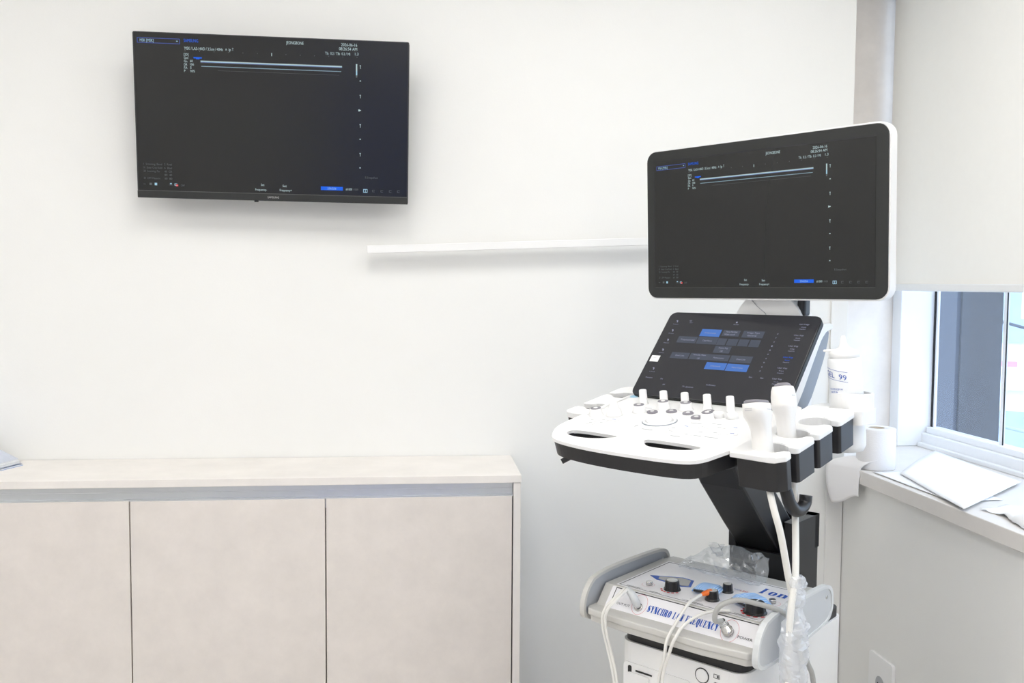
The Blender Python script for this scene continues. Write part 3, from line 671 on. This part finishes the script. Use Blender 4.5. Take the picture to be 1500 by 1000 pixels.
MB().lathe([(.0126, 0), (.0126, .0015), (.0115, .0022), (.001, .0022)], 28, FM @ T(.312, .584, 0)).build('button_face', 'white_plastic', bt)
mb = MB()
for a in ((.336, .348, .5935, .5942), (.336, .348, .5865, .5872), (.336, .3367, .5865, .594), (.3473, .348, .5865, .594), (.343, .346, .588, .5925), (.336, .349, .570, .577), (.338, .347, .577, .579)): mb.box(*a, 0, .0006, FM)
mb.build('front_icons', 'print_black', us)

# ================================================================== probes in the holders
def probe(name, label, x, y, lean, kind, path, cap_end):
    t = thing(name, label, 'ultrasound probe', Vector(us.matrix_basis @ (CM @ Vector((x, y, -.012)))), YAW, 'probes in the console holders')
    base = CM @ Vector((x, y, -.012))
    PMx = RX(lean[0]) @ RY(lean[1])
    if kind == 'linear':
        MB().loft([(-.03, .0145, .0170, 0, 0), (0, .0165, .0195, 0, 0), (.028, .0160, .0185, 0, 0), (.046, .0160, .0185, 0, 0), (.060, .0180, .0230, 0, -.003), (.070, .0200, .0300, 0, -.007), (.080, .0200, .0310, 0, -.008), (.092, .0190, .0310, 0, -.008)], 24, 3, PMx).build('handle', 'probe_white', t)
        MB().loft([(.092, .0165, .0295, 0, -.008), (.0965, .0155, .0290, 0, -.008), (.098, .0120, .0270, 0, -.008)], 24, 3, PMx).build('lens', 'rubber_grey', t)
        MB().box(-.008, .006, -.0393, -.0386, .082, .0828, PMx).box(-.008, .006, -.0393, -.0386, .0790, .0798, PMx).box(.0194, .0200, -.010, .006, .080, .0808, PMx).build('mark', 'print_grey', t)
    else:
        MB().loft([(-.03, .0130, .0150, 0, 0), (0, .0155, .0170, 0, 0), (.030, .0155, .0180, 0, 0), (.046, .0165, .0210, 0, 0), (.060, .0195, .0290, 0, 0), (.066, .0200, .0305, 0, 0), (.068, .0192, .0298, 0, 0), (.080, .0192, .0298, 0, 0), (.092, .0186, .0262, 0, 0), (.100, .0175, .0195, 0, 0)], 24, 2.6, PMx).build('handle', 'probe_white', t)
        MB().loft([(.100, .0150, .0190, 0, 0), (.1045, .0130, .0140, 0, 0), (.107, .0090, .0080, 0, 0)], 24, 2.3, PMx).build('lens', 'rubber_grey', t)
        MB().box(.0190, .0196, -.006, .006, .082, .0828, PMx).build('mark', 'print_grey', t)
    p = [Vector(q) - base for q in path]
    MB().tube([p[0], p[0] * .6 + p[1] * .4], .0085, 12).build('strain_relief', 'probe_white', t)
    MB().tube(catmull(p, 7), .0062, 10).build('cable', 'cable_white', t)
    return t
probe('ultrasound_probe', 'white flat-headed probe in the front right console holder', .410, .082, (-7, -11), 'linear',
      [(.415, .087, .985), (.424, .076, .953), (.444, .058, .915), (.457, .060, .871), (.466, .075, .795), (.468, .092, .748), (.470, .113, .669), (.470, .135, .588), (.470, .150, .40)], None)
probe('ultrasound_probe', 'white round-headed probe in the second right console holder', .409, .179, (-7, -10), 'convex',
      [(.415, .184, 1.00), (.432, .157, .955), (.440, .150, .905), (.458, .117, .849), (.474, .084, .795), (.476, .066, .744), (.476, .061, .685), (.476, .063, .612), (.476, .070, .40)], None)

# ================================================================== gel bottle
gp = us.matrix_basis @ Vector((GB.x + .000, GB.y, .965))
gb = thing('gel_bottle', 'white gel bottle with nozzle cap standing in the console ring', 'bottle', gp, YAW)
GMt = RX(0) @ RY(0)
cv = Vector(camo.location) - gp; toc = math.degrees(math.atan2(cv.y, cv.x)) + 47     # lettering faces the room
GMt = RX(3) @ RY(-4)
MB().lathe([(.012, 0), (.026, .003), (.0315, .014), (.0325, .03), (.0325, .100), (.0330, .150), (.0330, .187), (.0305, .192), (.029, .193)], 32, GMt).build('body', 'bottle', gb)
MB().lathe([(.0290, .193), (.0290, .2035), (.0265, .206), (.016, .211), (.010, .215), (.007, .222), (.0045, .236), (.003, .2375)], 32, GMt).build('nozzle_cap', 'white_plastic', gb)
MB().box(.012, .040, -.004, .004, .206, .211, GMt @ RZ(toc - 95)).build('cap_strap', 'white_plastic', gb, bevel=.002)
def wrap_text(s, a0, a1, z, h, r, slope=0):
    mb = MB(); text(mb, s, 0, 1, 0, h, Matrix())
    mb.v = [(r * math.cos(R(a0 + (a1 - a0) * v[0])), r * math.sin(R(a0 + (a1 - a0) * v[0])), z + v[1] + slope * v[0]) for v in mb.v]
    mb.v = [tuple(GMt @ Vector(v)) for v in mb.v]; return mb
wrap_text('GEL  99', toc - 82, toc + 4, .166, .011, .0336, -.011).build('label_print', 'print_blue', gb)
mb = MB()
for zz in (.176, .1565):
    for k in range(12):
        a, b = toc - 85 + 93 * k / 12, toc - 85 + 93 * (k + 1) / 12; s0 = -.011 * k / 12; s1 = -.011 * (k + 1) / 12
        mb.add([(.0335 * math.cos(R(a)), .0335 * math.sin(R(a)), zz + s0), (.0335 * math.cos(R(b)), .0335 * math.sin(R(b)), zz + s1), (.0335 * math.cos(R(b)), .0335 * math.sin(R(b)), zz + s1 + .0007), (.0335 * math.cos(R(a)), .0335 * math.sin(R(a)), zz + s0 + .0007)], [(0, 1, 2, 3)], GMt)
mb.build('label_rule', 'print_blue', gb)
wrap_text('COMOSIVA', toc - 62, toc - 10, .1325, .004, .0333).build('label_print', 'print_blue', gb)
wrap_text('HETIA', toc - 58, toc - 28, .1265, .004, .0333).build('label_print', 'print_blue', gb)

# ================================================================== electrotherapy unit on the body
eu = thing('electrotherapy_unit', 'beige low-frequency therapy unit with dials and side handles on the machine body', 'therapy device', us.matrix_basis @ Vector((.25, .18, .6250)), YAW)
EM = T(-.25, -.18, -.6250)
lipo = chaikin([(.082, .012), (.060, .040), (.060, .345), (.440, .345), (.440, .050), (.412, .012)], 1)
MB().prism(lipo, .6505, .664, M=EM).build('tray_lip', 'beige_plastic', eu, bevel=.003, seg=3)
MB().prism([(.25 + (x - .25) * .985, .18 + (y - .18) * .978) for x, y in lipo], .637, .6515, M=EM, inset=.012).build('tray_lower_lip', 'beige_plastic', eu, bevel=.003, seg=3)
MB().prism(rrect(.128, .052, .400, .33, .03), .6252, .638, M=EM).build('tray_base', 'black_plastic', eu, bevel=.002)
def wing(x0, x1, sgn, mat, inner):
    o = chaikin([(.018, .640), (.010, .66), (.022, .700), (.060, .727), (.270, .727), (.315, .722), (.330, .700), (.330, .668), (.305, .645), (.060, .632)], 2)
    WMx = EM @ axes((x0, 0, 0), (0, 1, 0), (0, 0, 1))      # local z = +x
    cy_, cz_ = .17, .68
    n = MB().prism(o, 0, x1 - x0, M=WMx).build('side_handle', mat, eu, bevel=.002)
    inn = [(cy_ + (a - cy_) * .955, cz_ + (b - cz_) * .87) for a, b in o]
    MB().prism(o, x1 - x0 - .0005, x1 - x0 + .0028, [inn], M=WMx).build('handle_rim', mat, n, bevel=.0008)
    MB().prism(inn, x1 - x0 - .0004, x1 - x0 + .0006, M=WMx).build('handle_face', inner, n)
    MB().lathe([(.004, 0), (.004, .0014), (.001, .0014)], 12, EM @ T(x1 if sgn > 0 else x0, .300, .700) @ RY(90 * sgn)).build('handle_screw', 'chrome', n)
    return n
pm('wing_face', (.56, .58, .60), .35, var=.02)
wing(.432, .440, 1, 'wing_pale', 'wing_face')
wing(.060, .068, 1, 'beige_plastic', 'wing_grey')
# wedge of the control box
prof = [(.046, .660), (.080, .7005), (.285, .7045), (.335, .700), (.335, .660)]
MB().prism(prof, .074, .430, M=EM @ axes((0, 0, 0), (0, 1, 0), (0, 0, 1))).build('control_box', 'beige_plastic', eu, bevel=.0015)
p0 = Vector((.09, .047, .658)); vv = Vector((0, .034, .0405)).normalized()
FFM = EM @ axes(p0, (1, 0, 0), vv)                       # sloping front: x along, y up the slope
pan = MB().prism(rrect(.004, .0005, .328, .0515, .002, 2), .0012, .0024, M=FFM).build('front_panel', 'sticker', eu)
TPM = EM @ axes((0, .080, .7008), (1, 0, 0), (0, .205, .004))
MB().prism(rrect(.0985, .003, .410, .198, .002, 2), .0002, .0012, M=TPM).build('top_panel', 'sticker', eu)
Z1 = .0029
mb = MB(); mb.box(.014, .322, .0488, .0506, .0024, .0029, FFM).box(.0135, .0148, .0005, .0506, .0024, .0029, FFM)
mb.box(.103, .404, .0065, .0072, .0012, .0016, TPM).box(.103, .1044, .0065, .192, .0012, .0016, TPM).box(.103, .404, .191, .192, .0012, .0016, TPM)
for a, b in ((.118, .150), (.172, .196), (.255, .290), (.355, .375)): mb.box(a, b, .0105, .0115, .0012, .0016, TPM)
mb.build('panel_rule', 'print_black', eu)
mb = MB(); didone(mb, 'SYNCHRO LOW FREQUENCY', .097, .250, .0180, .0140, FFM, Z1, shear=.10); mb.build('panel_lettering', 'print_blue', pan)
mb = MB(); text(mb, 'OUT PUT', .028, .058, .0195, .0050, FFM, Z1); text(mb, 'POWER', .291, .320, .0190, .0054, FFM, Z1); mb.build('panel_lettering', 'print_black', pan)
def ringp(mb, cx, cy, ra, rb, M, a0=0, a1=360, z=.0028):
    n = 36; vs = []; 
    for k in range(n + 1):
        a = R(a0 + (a1 - a0) * k / n); vs += [(cx + ra[0] * math.cos(a), cy + ra[1] * math.sin(a), z), (cx + rb[0] * math.cos(a), cy + rb[1] * math.sin(a), z)]
    mb.add(vs, [(2 * k, 2 * k + 2, 2 * k + 3, 2 * k + 1) for k in range(n)], M)
mb = MB(); ringp(mb, .078, .028, (.0165, .021), (.0159, .0204), FFM); ringp(mb, .273, .025, (.0175, .0215), (.0169, .0209), FFM)
ringp(mb, .150, .040, (.013, .013), (.0125, .0125), TPM, z=.0017); ringp(mb, .388, .102, (.013, .013), (.0125, .0125), TPM, z=.0017); tag(mb.build('panel_ring', 'print_pink', pan), kind='stuff')
mb = MB()
for cx, cy, r0, a0, a1 in ((.201, .045, .022, 200, 350), (.384, .040, .028, 165, 345)):
    for k in range(6): ringp(mb, cx, cy, (r0, r0), (r0 - .004, r0 - .004), TPM, a0 + (a1 - a0) * k / 6, a0 + (a1 - a0) * (k + .6) / 6, .0017)
text(mb, 'LED', .306, .322, .128, .007, TPM, .0017); mb.build('dial_print', 'print_red', eu)
mb = MB(); text(mb, 'MODE', .292, .305, .129, .005, TPM, .0017); mb.prism([(.120, .092), (.147, .076), (.147, .078), (.205, .072), (.222, .082), (.207, .120), (.180, .123), (.130, .098)], .0012, .0016, M=TPM)
didone(mb, 'Ion', .333, .395, .140, .030, TPM, .0018); tag(mb.build('top_lettering', 'print_blue', eu), kind='stuff')
MB().prism([(.146, .083), (.205, .0765), (.216, .083), (.203, .115), (.18, .118), (.140, .097)], .0016, .0021, M=TPM).build('display', 'lcd_grey', eu)
mb = MB()
for s, a, b, y in (('OUTPUT LEVEL', .118, .155, .013), ('INTENSITY', .175, .205, .012), ('FREQUENCY', .245, .290, .012), ('TIMER', .360, .385, .0115), ('SWEEP', .255, .280, .024), ('DUTY', .305, .328, .05), ('OUT', .395, .405, .083)): text(mb, s, a, b, y, .0035, TPM, .0017)
mb.build('top_lettering', 'print_grey', eu)
def dial(x, y, r, h, cap=True):
    M_ = TPM @ T(x, y, .0012)
    n = 40; prof_ = [(1.12, 0), (1.12, .12), (1.0, .22), (.92, .92), (.84, 1)]
    rs = [[(r * f * (1 - (.05 if (k % 4 < 2 and .1 < i < 4) else 0)) * math.cos(2 * math.pi * k / n), r * f * (1 - (.05 if (k % 4 < 2 and .1 < i < 4) else 0)) * math.sin(2 * math.pi * k / n), h * z) for k in range(n)] for i, (f, z) in enumerate(prof_)]
    d = MB().rings(rs, M_, smooth=False).build('dial', 'knob_black', eu)
    if cap: MB().lathe([(r * .72, h * .98), (r * .72, h * 1.03), (r * .3, h * 1.03)], 20, M_).build('dial_cap', 'knob_cap', d)
    else: MB().box(-r * .05, r * .05, 0, r * .8, h, h * 1.04, M_).build('pointer', 'print_white', d)
dial(.201, .047, .0150, .019); dial(.290, .046, .0125, .019); dial(.291, .104, .0100, .017); dial(.383, .038, .0195, .020, False)
for x, y, top_ in ((.152, .040, 'steel_black'), (.385, .104, 'print_red')):
    j = MB().lathe([(.0068, .001), (.0068, .0075), (.0060, .0080), (.0050, .0075)], 20, TPM @ T(x, y, .001)).build('jack', 'chrome', eu)
    MB().lathe([(.0050, .003), (.0050, .0072), (.001, .0072)], 16, TPM @ T(x, y, .001)).build('jack_insert', top_, j)
for x, y in ((.078, .022), (.273, .021)):
    MB().lathe([(.0085, .002), (.0085, .005), (.0070, .0055)], 24, FFM @ T(x, y, 0)).build('socket', 'chrome', eu)

# --- leads, plugs and pads of the unit
def lead(name, label, cat, pts, r, mat, twin=0, group=None):
    o = Vector(us.matrix_basis @ Vector(pts[0])); t = thing(name, label, cat, o, YAW, group); b = Vector(pts[0])
    path = [Vector(p) - b for p in pts]
    if twin:
        MB().tube([p + Vector((twin, 0, 0)) for p in catmull(path, 7)], r, 8).build('wire', mat, t); MB().tube([p - Vector((twin, 0, 0)) for p in catmull(path, 7)], r, 8).build('wire', mat, t)
    else: MB().tube(catmull(path, 7), r, 10).build('wire', mat, t)
    return t, b
fo = lambda x, y, z: p0 + Vector((1, 0, 0)) * x + vv * y + Vector((0, -vv.z, vv.y)) * z
a = fo(.078, .022, .004); b_ = fo(.068, .036, .026); c_ = fo(.056, .043, .032)
t, b0 = lead('output_lead', 'white twin lead plugged into the output socket at left', 'cable', [c_, (.148, .012, .7015), (.137, -.002, .684), (.131, -.004, .662), (.134, -.003, .635), (.141, 0, .605), (.158, 0, .542), (.17, 0, .42)], .0030, 'cable_white', .0032)
MB().tube([Vector(x) - b0 for x in (a, a.lerp(b_, .25), b_, c_)], [.0052, .0082, .0078, .0052], 14).build('plug', 'wing_pale', t)
MB().tube([Vector(x) - b0 for x in (fo(.078, .022, .002), fo(.0775, .0225, .0045))], .0058, 14).build('plug_collar', 'steel_black', t)
t, b0 = lead('electrode_lead', 'thin white lead with orange tip running from the first blue pad', 'cable', [(.282, .098, .7180), (.278, .062, .7105), (.270, .038, .684), (.268, .004, .655), (.266, -.003, .618), (.254, 0, .57), (.25, 0, .45)], .0031, 'cable_white')
MB().tube([Vector((0, 0, 0)), Vector((.002, .012, .0003)), Vector((.006, .026, .0006))], [.0028, .0052, .0058], 12).build('connector', 'orange', t)
t, b0 = lead('electrode_lead', 'thin white lead crossing the blue lettering from under the grey cable', 'cable', [(.352, .085, .7065), (.337, .076, .7065), (.310, .055, .699), (.292, .022, .683), (.286, -.002, .660), (.278, -.004, .635), (.262, -.002, .575), (.256, 0, .45)], .0031, 'cable_white')
a = fo(.273, .021, .004); b_ = fo(.266, .030, .030)
t, b0 = lead('power_cable', 'thick grey cable arching from the power socket of the therapy unit', 'cable', [b_, (.355, .022, .706), (.357, .020, .723), (.366, .026, .737), (.385, .048, .744), (.412, .072, .737), (.438, .092, .728), (.452, .110, .712), (.462, .128, .675), (.466, .163, .617), (.462, .200, .567), (.46, .23, .42)], .0048, 'cable_grey')
MB().tube([Vector(x) - b0 for x in (a, a.lerp(b_, .3), a.lerp(b_, .31), a.lerp(b_, .62), a.lerp(b_, .63), b_)], [.0106, .0106, .0090, .0090, .0066, .0066], 18).build('plug', 'chrome', t)
for i, z in enumerate((.7, .82, .94)):
    c = a.lerp(b_, z) - b0; d = (b_ - a).normalized()
    MB().tube([c, c + d * .0015], .0076, 14).build('plug_rib', 'wing_pale', t)
def pad(label, cx, cy, z, rz, wd, dp, th):
    t = thing('electrode_pad', label, 'electrode pad', us.matrix_basis @ Vector((cx, cy, z)), YAW + R(rz), 'blue electrode pads on the therapy unit')
    rs = []
    for i in range(15):
        x = -wd / 2 + wd * i / 14; s = math.sin(math.pi * i / 14)
        hh = th * (.35 + .65 * min(1, s * 1.8)); bow = .0025 * math.sin(i * .8)
        rs.append([(x, -dp / 2, bow * .0), (x, -dp / 2 - .002, hh * .4), (x, -dp / 2 + .003, hh * .85 + bow), (x, 0, hh + bow * .6), (x, dp / 2 - .003, hh * .85), (x, dp / 2 + .002, hh * .4), (x, dp / 2, 0)])
    MB().rings(rs).build('cloth', 'pad_cloth', t)
    MB().prism(rrect(-wd / 2 + .004, -dp / 2 - .006, wd / 2 - .008, dp / 2 - .01, .004), .002, .0055).build('rubber_sheet', 'black_plastic', t)
pad('folded blue electrode pad lying between the small dials', .262, .160, .7068, 8, .050, .044, .010)
pad('striped blue electrode pad lying behind the large black dial', .358, .150, .7075, -24, .056, .048, .013)

# ================================================================== clear plastic
def crumple(ob_mb, amp, sc, seed):
    off = Vector((seed, seed * 1.7, -seed))
    ob_mb.v = [tuple(Vector(v) + Vector(noise.noise_vector(Vector(v) * sc + off)) * amp + Vector(noise.noise_vector(Vector(v) * sc * 2.7 + off)) * amp * .45) for v in ob_mb.v]
    return ob_mb
bg_ = thing('plastic_bag', 'crumpled clear plastic bag on the back of the therapy unit', 'plastic bag', us.matrix_basis @ Vector((.232, .268, .7045)), YAW)
mb = MB(); n = 26; secs = []
for i in range(27):
    u = i / 26; x = -.085 + .165 * u
    hh = (.006 + .024 * math.sin(min(1, u * 1.15) * math.pi * .62) ** 1.1) * (1 if u < .93 else .9)
    dd = .010 + .026 * math.sin(min(1, u * 1.2 + .06) * math.pi * .6)
    secs.append((x * 1.12, hh * 1.1, dd * 1.1))
rs = [[(x, dd * math.cos(2 * math.pi * k / n), hh + hh * math.sin(2 * math.pi * k / n) * .98) for k in range(n)] for x, hh, dd in secs]
mb.rings(rs, cap=True); crumple(mb, .0075, 38, 3.1); mb.v = [(a_, b, max(.0008, c)) for a_, b, c in mb.v]
mb.build('film', 'plastic_film', bg_, smooth=False)
mb = MB(); rs = [[(-.026 + .03 * k / 8 + .004 * math.sin(k + i), .004 * math.sin(i * 1.3 + k), .040 + .024 * i / 5) for k in range(9)] for i in range(6)]
mb.rings(rs, cap=False, closed=False); crumple(mb, .004, 60, 5.5); mb.build('film_flap', 'plastic_film', bg_, smooth=False)
wp = thing('plastic_sleeve', 'clear plastic wrap bunched around the two white probe cables', 'plastic wrap', us.matrix_basis @ Vector((.474, .085, .50)), YAW)
mb = MB(); rs = []
prof_ = [(.300, .009, .078), (.292, .017, .082), (.278, .012, .080), (.262, .018, .084), (.245, .014, .080), (.225, .017, .082), (.210, .026, .080), (.190, .036, .080), (.165, .040, .080), (.14, .037, .083), (.115, .034, .085), (.09, .032, .088), (.06, .034, .092), (.03, .033, .097), (0, .034, .100)]
prof_ = catmull(prof_, 4)
for z, r_, yc in prof_:
    rs.append([(.0155 * math.cos(2 * math.pi * k / 24) * (r_ / .02) ** .35, (yc - .080) + r_ * math.sin(2 * math.pi * k / 24), z) for k in range(24)])
mb.rings(rs, cap=False); crumple(mb, .0065, 55, 8.2); mb.build('film', 'plastic_wrap', wp, smooth=False)
for z, r_, yc in ((.281, .013, .086), (.200, .019, .100)):
    mb = MB(); mb.tube([(.004 + .009 * math.cos(a * .55), yc - .080 + r_ * math.sin(a * .55), z + .004 * math.sin(a)) for a in range(12)], .004, 7); crumple(mb, .003, 90, z * 9); mb.build('knot', 'plastic_wrap', wp, smooth=False)

# ================================================================== on the window sill
ZS = .7910
ro = thing('toilet_roll', 'white toilet paper roll standing on the sill, loose end hanging down', 'toilet roll', WM @ Vector((.042, -.103, ZS)), R(2.1))
MB().lathe([(.0505, .0005), (.052, .003), (.052, .112), (.0505, .114), (.0225, .1145), (.0215, .112), (.0215, .02)], 48).build('paper', 'tissue', ro)
MB().lathe([(.0213, .005), (.0213, .1145), (.0205, .1145), (.0205, .005)], 24).build('core', 'card_core', ro)
mb = MB(); rs = []
LA, LB = Vector((-.104, .082)), Vector((-.062, -.030))      # the hanging width, in front of the sill edge
for i in range(19):
    q_ = i / 18; row = []
    for k in range(11):
        u = k / 10; e = LA.lerp(LB, u); f0 = Vector((-.040, .030)).lerp(Vector((-.020, -.048)), u)
        if q_ < .22: xy = f0.lerp(e, q_ / .22); z = .030 - .024 * (q_ / .22) + .004 * math.sin(q_ / .22 * 3.14)
        else:
            h_ = (q_ - .22) / .78; nar = Vector((LB - LA)) * (.24 * (1 - u) * h_ ** 2)
            xy = e + nar + Vector((-.006, -.003)) * math.sin(h_ * 2.4) + Vector((-.004, 0)) * math.sin(u * 5 + h_); z = .006 - h_ * (.112 - .030 * u + .006 * math.sin(u * 6))
        row.append((xy.x, xy.y, z))
    rs.append(row)
mb.rings(rs, cap=False, closed=False); lo = mb.build('loose_sheet', 'tissue', ro)
sm = lo.modifiers.new('thick', 'SOLIDIFY'); sm.thickness = .0008
def sheet(name, label, cat, pts, z, mat, curl, thick=.0006, nx=14, ny=14, seed=1):
    """paper lying on the sill: bilinear over four sill corners"""
    P = [Vector((*p, 0)) for p in pts]; c = sum(P, Vector()) / 4
    t = thing(name, label, cat, WM @ Vector((c.x, c.y, z)), R(2.1))
    rs = []
    for i in range(ny + 1):
        row = []
        for k in range(nx + 1):
            u, v = k / nx, i / ny
            p = (P[0] * (1 - u) + P[1] * u) * (1 - v) + (P[3] * (1 - u) + P[2] * u) * v - c
            row.append((p.x, p.y, .0012 + curl(u, v) + .0008 * noise.noise(Vector((u * 3, v * 3, seed)))))
        rs.append(row)
    mb = MB().rings(rs, cap=False, closed=False); o = mb.build('sheet', mat, t)
    s_ = o.modifiers.new('thick', 'SOLIDIFY'); s_.thickness = thick; s_.offset = -1
    return t
sheet('paper_sheet', 'thin white paper lying flat on the sill under the big sheet', 'paper', [(.0, -.165), (.12, -.165), (.14, -.52), (.004, -.52)], ZS, 'paper', lambda u, v: .001)
sheet('paper_sheet', 'large white folded sheet lying across the window sill, corner over the edge', 'paper', [(.052, -.215), (.352, .105), (.300, -.362), (-.028, -.622)], ZS + .003, 'paper', lambda u, v: .002 + .012 * u * (1 - v) * (1 - u) * 4 * .4 + .006 * max(0, v - .6), .0012, seed=4)
bgs = thing('plastic_bag', 'crumpled white plastic bag on the right of the window sill', 'plastic bag', WM @ Vector((.14, -.80, ZS + .001)), R(2.1))
mb = MB(); rs = []
for i in range(17):
    u = i / 16; row = []
    for k in range(25):
        v = k / 24; x = -.115 + .20 * u; y = .20 - .34 * v
        hz = .004 + .030 * math.sin(math.pi * u) ** .7 * min(1, v * 2.2) 
        row.append((x + .01 * math.sin(v * 9), y, hz))
    rs.append(row)
mb.rings(rs, cap=False, closed=False); crumple(mb, .010, 22, 2.2); mb.v = [(a_, b, max(.001, c)) for a_, b, c in mb.v]
o = mb.build('film', 'paper', bgs); s_ = o.modifiers.new('thick', 'SOLIDIFY'); s_.thickness = .0008

# ---- outlet on the wall below the sill
ol = thing('power_outlet', 'white power outlet plate on the wall under the window sill', 'power outlet', WM @ Vector((-.0005, -.253, .245)), R(2.1))
OM = axes((0, 0, 0), (0, -1, 0), (0, 0, 1))        # z into the room
MB().prism(rrect(-.060, -.062, .060, .062, .008), 0, .009, M=OM).build('plate', 'white_plastic', ol, bevel=.003)
MB().prism([(.022 * math.cos(R(a)), .022 * math.sin(R(a))) for a in range(0, 360, 15)], .009, .0095, M=OM @ T(0, -.012, 0)).build('socket', 'print_grey', ol)
for x in (-.010, .010): MB().lathe([(.003, .0095), (.003, .0102), (.001, .0102)], 10, OM @ T(x, -.012, 0)).build('pin_hole', 'black_plastic', ol)
